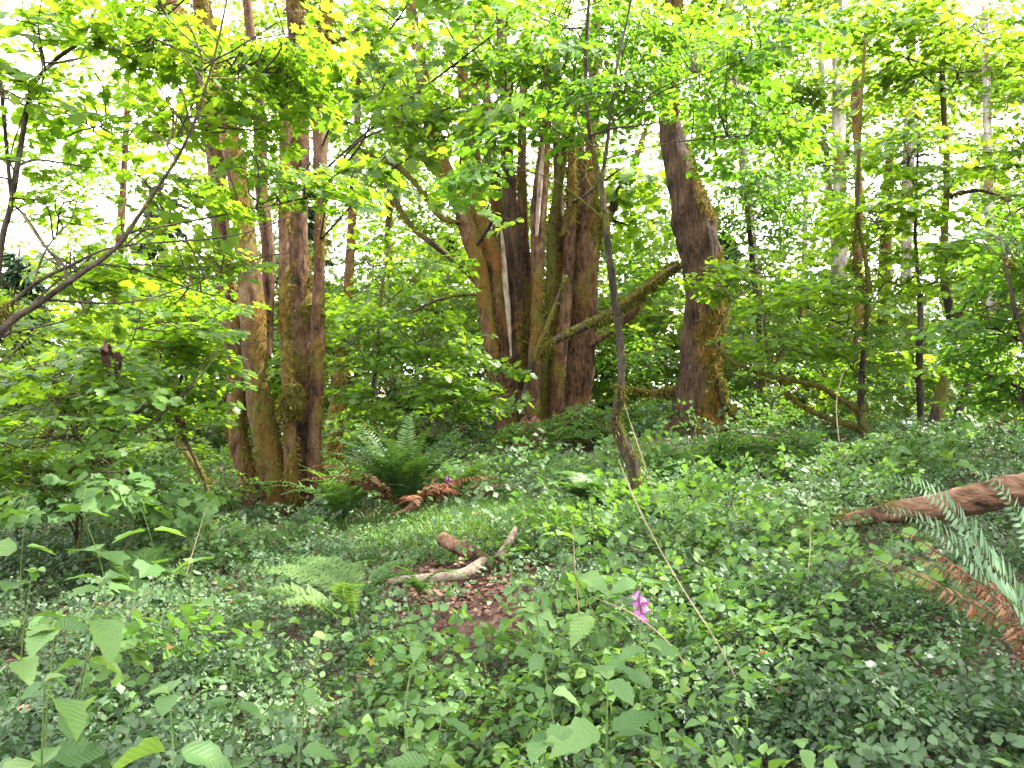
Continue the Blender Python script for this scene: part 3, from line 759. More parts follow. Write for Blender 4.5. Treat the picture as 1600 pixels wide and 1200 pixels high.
def shade_crown(root, src, boxes, n_, name='crown'):
    """unseen leafy boughs added above the frame to shade the foreground; box = centre, half size"""
    lb, tb = MB(), MB()
    for c, h in boxes:
        c = np.array(c, float); h = np.array(h, float)
        q = rng.uniform(-1, 1, (n_ * 2, 3)); q = q[(q ** 2).sum(1) < 1][:n_]
        w = c + q * h
        aw = w - src
        place_sprays(lb, None, SPR_B, QUAD, w, np.arctan2(aw[:, 1], aw[:, 0]) + rng.normal(0, .8, len(w)), rng.normal(-.1, .2, len(w)), rng.normal(0, .2, len(w)), rng.uniform(.7, 1.5, len(w)), 1.1)
        e = c + rng.normal(0, .3, 3)
        stem(root, None, 0, BK_STEM, 7, .1, 8, .3, 0, 'branch', 6, None, False, world=np.array([[*src, .05], [*((src + e) / 2 + np.array([0, 0, .3])), .04], [*e, .02]]))
    lb.build(name, LF_BIG, root, kind='stuff')
shade_crown(t, np.array([6.6, 6.0, 6.4]), [((7.0, 4.6, 7.6), (2.2, 2.2, 1.0)), ((9.6, 4.2, 8.2), (2.4, 2.6, 1.2)), ((12, 4.6, 9.0), (2.2, 2.4, 1.2)), ((8.4, 2.2, 7.6), (2.4, 1.8, 1.0)), ((5.0, 3.0, 6.4), (1.6, 1.6, .7)), ((10.5, 6.6, 9.0), (2.0, 1.6, 1.0)), ((3.4, 4.0, 7.4), (1.7, 2.0, .8))], 105)  # unseen boughs, added to keep the sun off the foreground
vine('tall shrub with pale lit leaves standing right behind the thick curved trunk', 1190, 15.5,
     [[(1195, 690, 14), (1192, 600, 12), (1185, 500, 10), (1175, 400, 8), (1165, 300, 6)], [(1192, 600, 8), (1240, 520, 7), (1260, 440, 5)]],
     [(1170, 330, 15, 90, 70, 1, 30), (1230, 300, 15, 90, 80, 1, 32), (1180, 460, 15, 70, 60, 1, 20), (1240, 600, 15.5, 90, 50, 1, 26), (1010, 400, 16, 50, 60, .8, 14), (1000, 560, 16, 60, 50, .8, 16), (1160, 210, 15, 90, 60, 1, 24)], .7, tmpl=HEX, name='hazel_shrub', cat='shrub', sprays=SPR_O, mat=LF_OVAL)
vine('low shrub with bright leaves under the forked trunks on the right', 1420, 15,
     [[(1420, 690, 9), (1415, 640, 8), (1400, 580, 6), (1390, 520, 4)], [(1415, 640, 6), (1460, 590, 5)]],
     [(1400, 580, 14.5, 90, 50, 1, 30), (1500, 610, 14, 90, 50, 1, 30), (1300, 620, 15, 80, 40, 1, 22), (1560, 650, 13, 60, 40, .8, 14)], .65, name='salmonberry_shrub', cat='shrub', tmpl=HEX)
vine('leafy bush growing round the foot of the middle trunk clump', 930, 14.6,
     [[(930, 710, 6), (925, 670, 5), (915, 640, 4)], [(930, 700, 4), (960, 660, 4), (975, 620, 3)], [(925, 700, 4), (880, 670, 4), (870, 650, 3)]],
     [(940, 665, 14.3, 60, 35, .6, 30, .4), (880, 670, 14.2, 50, 30, .5, 22, .4), (990, 640, 14.8, 40, 40, .6, 16, .45), (800, 660, 14, 35, 30, .4, 8, .4)], .4, name='snowberry_shrub', cat='shrub', sprays=SPR_O, tmpl=HEX, mat=LF_OVAL)

# --- slim forest trees behind: alders and maples with pale trunks
def forest_tree(label, px, d, pts, mat, crowns, moss=.25, name='alder_tree', leaf=LF_FAR, tmpl=QUAD, slen=1.1, seg=12, tufts=150):
    t = tree_root(name, label, px, d)
    pp = [stem(t, pts, d, mat, seg, .12, 5, moss, tufts, n=8)]
    grow(t, pp, crowns, SPR_V, tmpl, leaf, BK_TWIG, slen, 1.1, .02, twigs=False, gap=.45)
forest_tree('tall straight alder trunk banded brown and white at the right', 1312, 20, [(1318, 720, 24), (1318, 600, 22), (1314, 450, 21), (1312, 300, 20), (1310, 150, 18), (1308, 0, 16), (1306, -250, 12)], BK_ALDER,
            [(1300, -60, 20, 120, 90, 2, 40), (1330, 180, 20, 90, 80, 1.5, 16)], .5)
forest_tree('alder with mottled white lower trunk just left of the banded alder', 1298, 22, [(1299, 700, 16), (1300, 600, 15), (1302, 480, 14), (1305, 380, 13), (1290, 250, 10), (1284, 120, 9), (1280, -40, 7)], BK_ALDER,
            [(1270, 60, 22, 80, 70, 1.5, 22), (1260, 210, 22, 70, 70, 1.5, 16)], .25)
forest_tree('small bright white alder trunk in the gap right of the thick trunk', 1256, 27, [(1260, 680, 11), (1257, 580, 11), (1256, 500, 10), (1257, 430, 9), (1258, 350, 8), (1262, 200, 6)], BK_ALDER,
            [(1250, 280, 27, 70, 60, 1.5, 18)], .1)
forest_tree('slender dark alder stem with side snags near the right top', 1340, 17, [(1335, 700, 12), (1340, 560, 11), (1342, 400, 10), (1342, 300, 10), (1338, 180, 12), (1338, 150, 14), (1339, 120, 10), (1346, 70, 6)], BK_MAPLE,
            [(1390, 150, 17, 70, 50, 1, 12)], .5)
forest_tree('pale grey tree trunk seen through the bright gap at the right', 1418, 21, [(1420, 700, 18), (1417, 560, 18), (1416, 430, 17), (1418, 300, 17), (1422, 150, 14), (1424, 0, 12), (1426, -160, 9)], BK_ALDER,
            [(1420, 40, 21, 100, 80, 1.5, 26), (1470, 220, 21, 60, 60, 1.2, 10)], .3)
forest_tree('orange tinged trunk with glowing edges left of the pale grey trunk', 1384, 24, [(1384, 690, 22), (1382, 560, 20), (1383, 450, 19), (1386, 330, 15), (1392, 200, 10)], BK_MAPLE,
            [(1390, 180, 24, 60, 70, 1.4, 14)], .6)
forest_tree('pale straight trunk behind leaves right of the thick curved trunk', 1178, 20, [(1195, 690, 18), (1190, 600, 16), (1184, 480, 16), (1176, 380, 14), (1166, 280, 13), (1150, 130, 12), (1140, 20, 11), (1132, -120, 8)], BK_ALDER,
            [(1140, 60, 20, 80, 70, 1.5, 22), (1220, 150, 20, 60, 60, 1.2, 14)], .3)
forest_tree('slim brown tree trunk at the left in front of the white sky gap', 186, 18, [(172, 720, 14), (176, 600, 13), (178, 500, 13), (184, 420, 12), (190, 330, 10), (196, 220, 8), (200, 100, 6)], BK_MAPLE,
            [(200, 180, 18, 60, 60, 1.2, 10), (150, 420, 18, 70, 50, 1.2, 14), (230, 350, 18, 50, 50, 1, 8)], .4, name='maple_tree')
forest_tree('grey far trunk showing between the two trunk clumps', 540, 22, [(535, 740, 16), (538, 600, 15), (545, 450, 14), (552, 300, 12), (560, 150, 9), (565, 0, 7)], BK_MAPLE,
            [(560, 90, 22, 90, 80, 1.5, 22), (520, 260, 22, 60, 60, 1.2, 12), (610, 240, 22, 70, 60, 1.2, 14)], .5, name='maple_tree')
forest_tree('dark far trunk with crooked limbs right of the grey far trunk', 628, 24, [(625, 740, 14), (624, 600, 13), (620, 480, 12), (606, 390, 10), (612, 320, 8), (640, 240, 6)], BK_MAPLE,
            [(640, 300, 24, 80, 70, 1.4, 18), (700, 380, 24, 50, 60, 1.2, 12), (610, 480, 24, 70, 50, 1.2, 14)], .4, name='maple_tree')
forest_tree('half hidden trunk at the top right corner above the dark shrub', 1550, 19, [(1545, 700, 18), (1548, 560, 17), (1550, 420, 16), (1545, 300, 14), (1542, 160, 12), (1538, 0, 10)], BK_ALDER,
            [(1560, 130, 19, 90, 80, 1.5, 26), (1580, 320, 19, 70, 70, 1.4, 16), (1580, 470, 19, 60, 60, 1.2, 14)], .4)
forest_tree('leaning stump of trunk standing behind the left clump foot', 522, 14, [(520, 760, 26), (522, 700, 24), (528, 620, 20), (534, 560, 14), (536, 540, 6)], BK_MAPLE,
            [(540, 500, 14.5, 40, 40, .8, 8, .6)], .7, name='snag_tree', tufts=900)

# --- dark conifers far left and middle
def conifer(label, px, d, h, wid, seed):
    x = (px - 800) / FPX * d
    z0 = gz(x, d)
    t = thing('fir_tree', label, 'tree', (x, d, z0))
    stem(t, None, 0, BK_MAPLE, 8, .1, 5, .1, 0, world=np.array([[x, d, z0 - .2, .2], [x, d, z0 + h * .5, .13], [x, d, z0 + h, .02]]))
    r = np.random.default_rng(seed)
    nb = int(h * 16)
    zz = z0 + .8 + (h - 1) * r.random(nb)
    ln = wid * (1.05 - (zz - z0) / h) * r.uniform(.7, 1.15, nb) + .2
    az = r.uniform(0, 2 * np.pi, nb)
    b = MB()
    K = 46
    s = r.random((nb, K)) ** .7
    side = r.choice([-1, 1], (nb, K))
    dr = np.stack([np.cos(az), np.sin(az)], 1)
    pos = np.empty((nb, K, 3))
    pos[:, :, 0] = x + dr[:, None, 0] * ln[:, None] * s
    pos[:, :, 1] = d + dr[:, None, 1] * ln[:, None] * s
    pos[:, :, 2] = zz[:, None] - .35 * ln[:, None] * s ** 1.6 + r.normal(0, .03, (nb, K))
    yaw = az[:, None] + side * r.uniform(.3, 1.0, (nb, K))
    sz = .34 * (1.15 - s) + .12
    M = rot(yaw.ravel(), r.normal(-.45, .25, nb * K), r.normal(0, .5, nb * K)) * (sz.ravel() * r.uniform(.7, 1.2, nb * K))[:, None, None]
    bake(b, QUAD[0] * np.array([1, .35, 1]), QUAD[1], M, pos.reshape(-1, 3))
    b.build('crown', LF_DARK, t, kind='stuff')
conifer('dark fir in the background at the far left edge', 30, 24, 6.0, 2.2, 1)
conifer('dark bluish fir behind the leaves left of the left trunk clump', 255, 22, 7.0, 2.4, 2)
conifer('dark fir standing behind the left trunk clump', 470, 25, 8.5, 2.4, 3)
conifer('dark fir showing low between the two trunk clumps', 690, 25, 6.5, 2.4, 4)
conifer('low grey green fir right behind the middle trunk clump', 985, 24, 4.6, 2.2, 5)
conifer('dark fir half hidden behind the thick curved trunk', 1130, 27, 6.5, 2.4, 6)

# --- far wood that reads as one mass
lb = MB()
n_far = 3900
th = rng.uniform(-.7, .7, n_far)
dd = 17.5 + 26 * rng.random(n_far) ** 1.4
x = np.tan(th) * dd
hmax = 1.6 + 5.0 * fbm(np.stack([x * .2, dd * .2, x * 0], 1), 77, 2) + (dd - 17) * .09
keep_r = 1 - .35 * ((x / dd > .40) & (x / dd < .55))
z = gh(x, dd) + .2 + rng.random(n_far) ** .85 * hmax * keep_r
base = np.c_[x, dd, z]
place_sprays(lb, None, SPR_V, QUAD, base, rng.uniform(0, 6.28, n_far), rng.normal(-.1, .25, n_far), rng.normal(0, .3, n_far), rng.uniform(.8, 1.4, n_far), 1.1)
n2 = 8200                                                   # sparse high canopy of the far wood
th = rng.uniform(-.7, .7, n2); dd = rng.uniform(19, 42, n2); x = np.tan(th) * dd
z = 3.5 + rng.random(n2) ** 1.25 * (dd * .52)
q = np.c_[x, dd, z]
r_ = x / dd
lim = .43 + .05 * np.clip((r_ - .2) / .1, 0, 1) + (.03 + .13 * np.clip(((z - EYE) / dd - .12) / .08, 0, 1)) * np.clip((-r_ - .36) / .08, 0, 1)
ok = fbm(q * np.array([.3, .3, .42]), 91, 3) > lim
q = q[ok]; k = len(q)
place_sprays(lb, None, SPR_V, QUAD, q, rng.uniform(0, 6.28, k), rng.normal(-.15, .3, k), rng.normal(0, .3, k), rng.uniform(.7, 1.35, k), 1.1)
o = lb.build('far_wood', LF_FAR, None, kind='stuff')
tag(o, 'pale green far woodland foliage closing the view behind the trunks', 'woodland')

# ------------------------------------------------------------------ ground cover
def cover_points(n, y0, y1, side=1.25):
    y = np.sqrt(rng.uniform(y0 * y0, y1 * y1, n))
    x = rng.uniform(-1, 1, n) * (.64 * y + side)
    return x, y
def bare(x, y):
    """1 where the leaf litter of the path shows"""
    a = np.exp(-(((x + .5) / .7) ** 2 + ((y - 6.5) / .8) ** 2) ** 2)
    b = np.exp(-(((x + .2) / .42) ** 2 + ((y - 5.2) / .7) ** 2) ** 2)
    c = np.exp(-(((x + .5) / .45) ** 2 + ((y - 2.6) / .35) ** 2) ** 2)
    return np.maximum.reduce([a, b, c * .8])
def mound(x, y):
    return np.exp(-(((x + .5) / 1.7) ** 2 + ((y - 9.0) / 1.35) ** 2) ** 2)
def cover_h(x, y):
    q = np.stack([x * .9, y * .9, x * 0], 1)
    h = .05 + .55 * np.clip(fbm(q * 1.5, 55, 3) - .15, 0, 1) ** 1.4
    h = h * (1 - .85 * np.exp(-(((x - 2.75) * .94 + (y - 5.6) * .34 + .3) / .8) ** 2) * (y < 7.6) * (y > 3.8))
    h = h * (1 - .75 * np.clip(bare(x, y) * 1.3, 0, 1)) * (1 - .45 * mound(x, y)) * (1 - .5 * np.exp(-(((x + 1.2) / .6) ** 2 + ((y - 4.9) / .5) ** 2) ** 2))
    h = h * (1 - .78 * np.exp(-(((x + 2.9) / 1.5) ** 2 + ((y - 9.8) / 2.1) ** 2) ** 2))
    tr = np.exp(-((x + .4 + .03 * y) / .85) ** 2) * (y < 8)
    return h * (1 - .72 * tr)
lb, tb = MB(), MB()
for y0, y1, n_, ln, tm in ((1.5, 3.2, 4900, .205, HEX), (3.2, 5.2, 8500, .20, QUAD), (5.2, 8.0, 10500, .22, QUAD), (8.0, 12.0, 5400, .34, QUAD), (12, 24, 4600, .52, QUAD)):
    x, y = cover_points(n_, y0, y1, 1.4 if y0 < 10 else 3)
    gp = np.clip((fbm(np.stack([x * 2.2, y * 2.2, x * 0 + 3], 1), 171, 2) - .50) * 3.2, 0, .75)
    ok = rng.random(n_) > np.clip(bare(x, y) * 1.25, 0, 1) + gp + .6 * mound(x, y) + .9 * np.exp(-(((x + 1.3) / .9) ** 2 + ((y - 10.2) / .8) ** 2) ** 2)
    x, y = x[ok], y[ok]
    k = len(x)
    hh = cover_h(x, y)
    u = rng.random(k)
    z = gh(x, y) + hh * (.25 + .75 * u ** .6)
    yaw = rng.uniform(0, 6.28, k)
    L = ln * np.clip(np.exp(rng.normal(-.08, .32, k)), .45, 1.6)
    patch = np.clip((fbm(np.stack([x * 1.3, y * 1.3, x * 0], 1), 66, 2) - .25) * 1.6, 0, 1)
    place_sprays(lb, None, SPR_G, tm, np.c_[x, y, z - .05], yaw, rng.normal(.25, .42, k), rng.normal(0, .45, k), L, 1.0, patch)
o = lb.build('ground_cover', LF_GROUND, None, kind='stuff')
tag(o, 'low carpet of small oval green leaves covering the forest floor', 'ground cover')
# second kind: broader, brighter leaves in patches, standing a little higher
lb2 = MB()
for y0, y1, n_, ln, tm in ((1.6, 4.0, 650, .34, OVAL), (4.0, 9.0, 1500, .40, HEX), (9.0, 16.0, 1500, .55, QUAD)):
    x, y = cover_points(n_ * 3, y0, y1, 1.4)
    ptc = fbm(np.stack([x * .7, y * .7, x * 0 + 9], 1), 141, 3)
    ok = (ptc > .60) & (rng.random(n_ * 3) > np.clip(bare(x, y) * 1.4, 0, 1) + .8 * mound(x, y) + np.exp(-(((x + 2.9) / 1.5) ** 2 + ((y - 9.8) / 2.1) ** 2) ** 2))
    x, y = x[ok][:n_], y[ok][:n_]
    k = len(x)
    z = gh(x, y) + cover_h(x, y) * rng.uniform(.5, 1.1, k) + rng.uniform(0, .10, k)
    place_sprays(lb2, tb if y0 < 9 else None, SPR_L, tm, np.c_[x, y, z - .08], rng.uniform(0, 6.28, k), rng.normal(.45, .35, k), rng.normal(0, .4, k), ln * rng.uniform(.6, 1.3, k), .8)
o2 = lb2.build('low_shrub', LF_BRAMBLE, None, kind='stuff')
tag(o2, 'patches of brighter broader leaved low shrub rising out of the oval leaf carpet', 'ground cover')
n_ = 420
x, y = cover_points(n_, 1.8, 9)
L = rng.uniform(.25, .6, n_)
bake(tb, TWIG[0], TWIG[1], rot(rng.uniform(0, 6.28, n_), rng.normal(1.35, .25, n_), np.zeros(n_)) * np.stack([L, L * 0 + .004, L * 0 + .004], 1)[:, None, :], np.c_[x, y, gh(x, y)])
tb.build('twigs', BK_TWIG, o, kind='stuff')

# grass on the sunny mound
lb = MB()
n_ = 22000
x = rng.normal(-.4, 1.2, n_); y = rng.normal(9.1, .95, n_)
ok = rng.random(n_) > bare(x, y) * 1.2
x, y = x[ok], y[ok]; k = len(x)
M = rot(rng.uniform(0, 6.28, k), rng.normal(1.0, .35, k), rng.uniform(-1, 1, k)) * rng.uniform(.06, .16, k)[:, None, None] * np.array([1, 2.0, 1])
bake(lb, BLADE[0], BLADE[1], M, np.c_[x, y, gh(x, y)])
o = lb.build('grass', LF_GRASS, None, kind='stuff')
tag(o, 'bright fine grass on the low mound beyond the path', 'grass')

# leaf litter
lb = MB()
n_ = 9000
x, y = cover_points(n_, 1.6, 13)
w = np.clip(bare(x, y) * 1.4, 0, 1)
ok = rng.random(n_) < w * .9 + .12
x, y = x[ok], y[ok]
xe = rng.normal(-.4, .55, 4200); ye = rng.normal(6.3, .9, 4200)
x = np.r_[x, xe]; y = np.r_[y, ye]
up = np.zeros(len(x))
xc, yc = cover_points(900, 1.8, 9)
up = np.r_[up, cover_h(xc, yc) * rng.uniform(.4, 1.0, 900)]; x = np.r_[x, xc]; y = np.r_[y, yc]; k = len(x)
M = rot(rng.uniform(0, 6.28, k), rng.normal(0, .3, k), rng.normal(0, .4, k)) * rng.uniform(.02, .065, k)[:, None, None]
bake(lb, HEX[0], HEX[1], M, np.c_[x, y, gh(x, y) + up + rng.uniform(.005, .04, k)])
o = lb.build('leaf_litter', LF_LITTER, None, kind='stuff')
tag(o, 'reddish brown dead leaf litter lying on the bare path', 'leaf litter')
vine('sunlit shrub of pale leaves filling the gap behind the large dark fern', 600, 15.0, [[(600, 735, 6), (598, 690, 5), (590, 640, 4)], [(600, 720, 5), (650, 680, 4), (670, 640, 3)]],
     [(560, 670, 14.6, 70, 40, .9, 16, .6), (650, 680, 14.6, 80, 36, .9, 18, .6), (720, 690, 15, 60, 30, .8, 12, .55), (600, 590, 15.4, 90, 50, 1, 14, .65)], .6, tmpl=HEX, sprays=SPR_V, mat=LF_BIG, name='salmonberry_shrub', cat='shrub', tufts=0)
vine('sunlit bush showing between the middle clump and the thick curved trunk', 1000, 17.0, [[(1000, 715, 6), (1000, 670, 5), (995, 620, 4)], [(1000, 700, 5), (970, 650, 4)]],
     [(1000, 640, 16.6, 60, 40, .9, 16, .65), (990, 560, 17, 50, 50, .9, 11, .65), (960, 690, 16.4, 50, 22, .8, 10, .55)], .6, tmpl=HEX, sprays=SPR_V, mat=LF_BIG, name='salmonberry_shrub', cat='shrub', tufts=0)
vine('sunlit bush left of the left trunk clump at the thicket back', 200, 13.0, [[(215, 760, 6), (215, 700, 5), (205, 640, 4)], [(215, 740, 5), (150, 690, 4)]],
     [(150, 690, 12.6, 90, 36, .9, 16, .6), (260, 700, 12.6, 70, 36, .9, 14, .6), (60, 680, 12.4, 80, 40, .9, 12, .6)], .6, tmpl=HEX, sprays=SPR_V, mat=LF_BIG, name='salmonberry_shrub', cat='shrub', tufts=0)
# low shrubs that tie the ground cover to the trees
vine('broad lobed thimbleberry shrub in front of the thicket at the left edge', 110, 6.8, [[(120, 830, 5), (125, 780, 4), (140, 740, 3)], [(120, 820, 4), (80, 780, 4), (60, 740, 3)]],
     [(140, 750, 6.7, 110, 30, .7, 13, .42), (40, 785, 6.4, 80, 26, .6, 8, .42), (220, 780, 7, 70, 25, .6, 7, .4)], .42, tmpl=LOBED, sprays=SPR_B, mat=LF_HERB2, name='thimbleberry_shrub', cat='shrub', tufts=0, singles=200)
vine('low bush of small leaves hugging the foot of the left trunk clump', 360, 10.6, [[(360, 800, 4), (362, 770, 3), (350, 745, 2)], [(360, 790, 3), (330, 770, 3), (315, 750, 2)]],
     [(345, 765, 10.4, 60, 25, .5, 16, .4), (280, 770, 10, 60, 30, .6, 14, .45)], .4, tmpl=HEX, sprays=SPR_O, mat=LF_OVAL, name='snowberry_shrub', cat='shrub', tufts=0)
vine('dark leafy bush at the right foot of the thick curved trunk', 1160, 10.5, [[(1160, 740, 4), (1162, 705, 3), (1150, 680, 2)], [(1160, 735, 3), (1200, 705, 3), (1215, 685, 2)]],
     [(1140, 700, 10.5, 70, 28, .7, 22, .42), (1230, 700, 10, 80, 28, .7, 22, .42), (1050, 715, 10, 50, 24, .6, 14, .4)], .4, tmpl=HEX, sprays=SPR_O, mat=LF_OVAL, name='snowberry_shrub', cat='shrub', tufts=0)
vine('bushy growth of broad leaves between the mossy vine maple and the fallen log', 1440, 8.8, [[(1440, 745, 4), (1442, 715, 3), (1430, 690, 2)], [(1440, 740, 3), (1500, 710, 3), (1520, 690, 2)]],
     [(1420, 705, 8.8, 80, 26, .7, 18, .45), (1530, 705, 8.4, 80, 26, .7, 18, .45), (1320, 715, 9, 60, 22, .6, 12, .42)], .45, tmpl=HEX, sprays=SPR_O, mat=LF_HERB2, name='thimbleberry_shrub', cat='shrub', tufts=0)

# ------------------------------------------------------------------ ferns
def frond_frames(path, n=44, roll=0.0):
    p = catmull(np.asarray(path, float), 14)
    s = np.r_[0, np.cumsum(np.linalg.norm(np.diff(p, axis=0), axis=1))]
    u = np.linspace(0, s[-1], n)
    c = np.stack([np.interp(u, s, p[:, k]) for k in range(3)], 1)
    t = np.gradient(c, axis=0); t /= np.linalg.norm(t, axis=1)[:, None]
    side = np.cross(t, np.array([0, 0, 1.])); side /= np.linalg.norm(side, axis=1)[:, None] + 1e-6
    nrm = np.cross(side, t)
    side, nrm = side * math.cos(roll) + nrm * math.sin(roll), nrm * math.cos(roll) - side * math.sin(roll)
    return c, t, side, nrm, s[-1]

def leaflet_mats(c, t, side, nrm, width, start=.1, curl=0.0, lift=.15, fwd=.35, pk=.25):
    n = len(c)
    Ms, Ps = [], []
    for i in range(n):
        u = i / (n - 1)
        if u < start:
            continue
        w = width * min(1, (u - start) / pk * .6 + .4) * (1 - max(0, u - .35) / .66) ** .8 + width * .05
        for sg in (-1, 1):
            f_ = fwd + .5 * max(0, u - .6)
            d = side[i] * sg + t[i] * f_ + nrm[i] * (lift + rng.normal(0, .10) - curl * rng.uniform(.2, 1.6))
            d /= np.linalg.norm(d)
            nn = nrm[i] + rng.normal(0, .15 + curl * .4, 3)
            y = np.cross(nn, d); y /= np.linalg.norm(y)
            z = np.cross(d, y)
            l_ = w * rng.uniform(.88, 1.08)
            Ms.append(np.stack([d, y, z], 1) * l_); Ps.append(c[i] + rng.normal(0, .002, 3))
    return np.array(Ms), np.array(Ps)

def lacy(ms, ps, mb, rnd):
    """each pinna becomes a row of small pinnules"""
    k = 9
    M2, P2 = [], []
    for m_, p_ in zip(ms, ps):
        d, y, z = m_[:, 0], m_[:, 1], m_[:, 2]
        L = np.linalg.norm(d)
        for j in range(k):
            u = (j + .6) / k
            w = .36 * (1 - u) ** .8 + .06
            for sg in (-1, 1):
                dd = y * sg + d * .55; dd = dd / np.linalg.norm(dd)
                yy = np.cross(z, dd); yy /= np.linalg.norm(yy) + 1e-9
                M2.append(np.stack([dd, yy * 1.0, np.cross(dd, yy)], 1) * (w * L)); P2.append(p_ + d * u - np.array([0, 0, .12 * L * u * u]))
    bake(mb, QUAD[0] * np.array([1, .55, 1]), QUAD[1], np.array(M2), np.array(P2), np.clip(rnd + rng.normal(0, .15, len(P2)), 0, 1))

def frond(root, path, width, mat, stemmat, lace=False, n=40, rnd=.5, curl=0, label=None, single=False, tmpl=LANCE, rr=.004, roll=0.0, start=.1):
    c, t, side, nrm, L = frond_frames(path, n, roll)
    b = MB()
    rp = np.c_[c[::4], np.linspace(rr, rr * .3, len(c[::4]))]
    v, f, at, _ = tube(rp, 5, 2, cap=False)
    ms, ps = leaflet_mats(c, t, side, nrm, width, curl=curl, start=start)
    if single:
        b.add(v, f, at)
        o = b.build('frond', stemmat, root)
        for m_, p_ in zip(ms, ps):
            lo = bpy.data.objects.new('leaflet', LEAFLETS[(mat.name, int(rng.integers(0, 4)))])
            COL.objects.link(lo); lo.parent = o
            mw = np.eye(4); mw[:3, :3] = m_; mw[:3, 3] = p_
            lo.matrix_basis = Matrix(mw.tolist())
    else:
        if lace:
            lacy(ms, ps, b, rnd)
        else:
            bake(b, tmpl[0], tmpl[1], ms, ps, np.clip(rnd + rng.normal(0, .2, len(ps)), 0, 1))
        b.add(v, f, at)
        o = b.build('frond', mat, root)
    if label:
        o['label'] = label
    return o

WIDE = ovate(.115, 3, droop=.15, fold=.1)
LEAFLETS = {}
for mt in (LF_SWORD, LF_DEAD):
    for k in range(4):
        b = MB()
        b.add(WIDE[0] * (np.array([1, 1, 1]) if mt is LF_SWORD else np.array([1, 1.1, 4.0])), WIDE[1], np.c_[np.full(len(WIDE[0]), .1 + .27 * k), np.zeros(len(WIDE[0]))])
        LEAFLETS[(mt.name, k)] = b.mesh('leaflet', mt)

def px3(pts):
    return np.array([P(*q) for q in pts])

# near sword fern at the right edge
x0, y0 = 2.02, 2.95
t = thing('sword_fern', 'sword fern with green and rust brown fronds at the right edge below the log', 'fern', (x0, y0, gz(x0, y0)))
g0 = np.array([x0, y0, gz(x0, y0) + .03])
def fr(pts, w, mat, curl=0, label=None, n=40, sm=BK_GREEN):
    frond(t, np.vstack([g0, px3(pts)]), w, mat, sm, n=n, curl=curl, label=label, single=True, roll=1.05, start=.33)
fr([(1600, 960, 2.95), (1545, 880, 2.9), (1490, 800, 2.85), (1440, 762, 2.8), (1385, 745, 2.75)], .135, LF_SWORD, n=66)
fr([(1610, 985, 2.9), (1550, 915, 2.8), (1490, 850, 2.7), (1430, 810, 2.65), (1370, 793, 2.6)], .12, LF_SWORD, n=62)
fr([(1640, 930, 3.0), (1600, 830, 3.0), (1560, 760, 3.0), (1500, 730, 3.0)], .12, LF_SWORD, n=56)
fr([(1660, 960, 2.9), (1640, 860, 2.8), (1640, 790, 2.7), (1650, 760, 2.6)], .10, LF_SWORD, n=50)
fr([(1590, 965, 2.8), (1520, 905, 2.7), (1460, 860, 2.6), (1420, 835, 2.55), (1375, 825, 2.5)], .055, LF_DEAD, .7, 'withered rust brown frond', 84, BK_LOG)
fr([(1580, 970, 2.75), (1500, 905, 2.6), (1440, 875, 2.5), (1395, 862, 2.45)], .055, LF_DEAD, .6, 'withered rust brown frond lying lower', 80, BK_LOG)
fr([(1590, 1000, 2.85), (1490, 930, 2.7), (1410, 890, 2.6), (1340, 868, 2.55)], .07, LF_DEAD, .2, 'half dead frond of faded pinkish leaflets', 60, BK_LOG)

def fern(label, px, d, count, ln, wid, mat, name='sword_fern', lace=False, dead=0, spread=1.0, az=None, rnd=.6, n=26, stiff=1.1, tmpl=LANCE):
    x = (px - 800) / FPX * d
    z = gz(x, d)
    t = thing(name, label, 'fern', (x, d, z))
    for k in range(count):
        a_ = (rng.uniform(0, 6.28) if az is None else rng.uniform(*az))
        L = ln * rng.uniform(.7, 1.15)
        e0 = rng.uniform(.9, 1.35) * stiff / 1.1; 
        dr = np.array([math.cos(a_), math.sin(a_)])
        isd = k < dead
        pts = [np.array([x, d, z + .02])]
        e = e0 if not isd else e0 * .5
        for i in range(5):
            st = L / 5
            pts.append(pts[-1] + np.array([dr[0] * math.cos(e) * st, dr[1] * math.cos(e) * st, math.sin(e) * st]))
            e -= rng.uniform(.25, .45) * spread * (1.0 if not isd else .8)
        pts = np.array(pts); pts[:, 2] = np.maximum(pts[:, 2], gh(pts[:, 0], pts[:, 1]) + .03)
        frond(t, pts, wid * L, LF_DEAD if isd else mat, BK_GREEN, lace=lace and not isd, n=n, rnd=rng.uniform(rnd - .3, rnd + .3), tmpl=tmpl, curl=.5 if isd else 0, label='withered brown frond' if isd else None)
    return t
fern('large dark sword fern with brown lower fronds between the two trunk clumps', 632, 10.1, 46, 1.45, .13, LF_FERN_DARK, dead=11, n=36, rnd=.4, stiff=1.3, spread=.72, tmpl=WIDE)
fern('sword fern with reddish dead fronds right of the large dark fern', 715, 10.6, 24, 1.05, .14, LF_FERN, dead=7, rnd=.8, stiff=1.2, spread=.8, tmpl=WIDE)
fern('light green fern at the foot of the left trunk clump', 535, 10.1, 24, 1.1, .15, LF_FERN, rnd=.9, stiff=1.2, spread=.8, tmpl=WIDE)
fern('small fern tucked against the right side of the middle clump', 690, 13.2, 14, .9, .14, LF_FERN, rnd=.5)
x0, y0 = (560 - 800) / FPX * 5.2, 5.2
t = thing('lady_fern', 'pale lacy fern spreading its flat fronds left of the path', 'fern', (x0, y0, gz(x0, y0)))
g0 = np.array([x0, y0, gz(x0, y0) + .03])
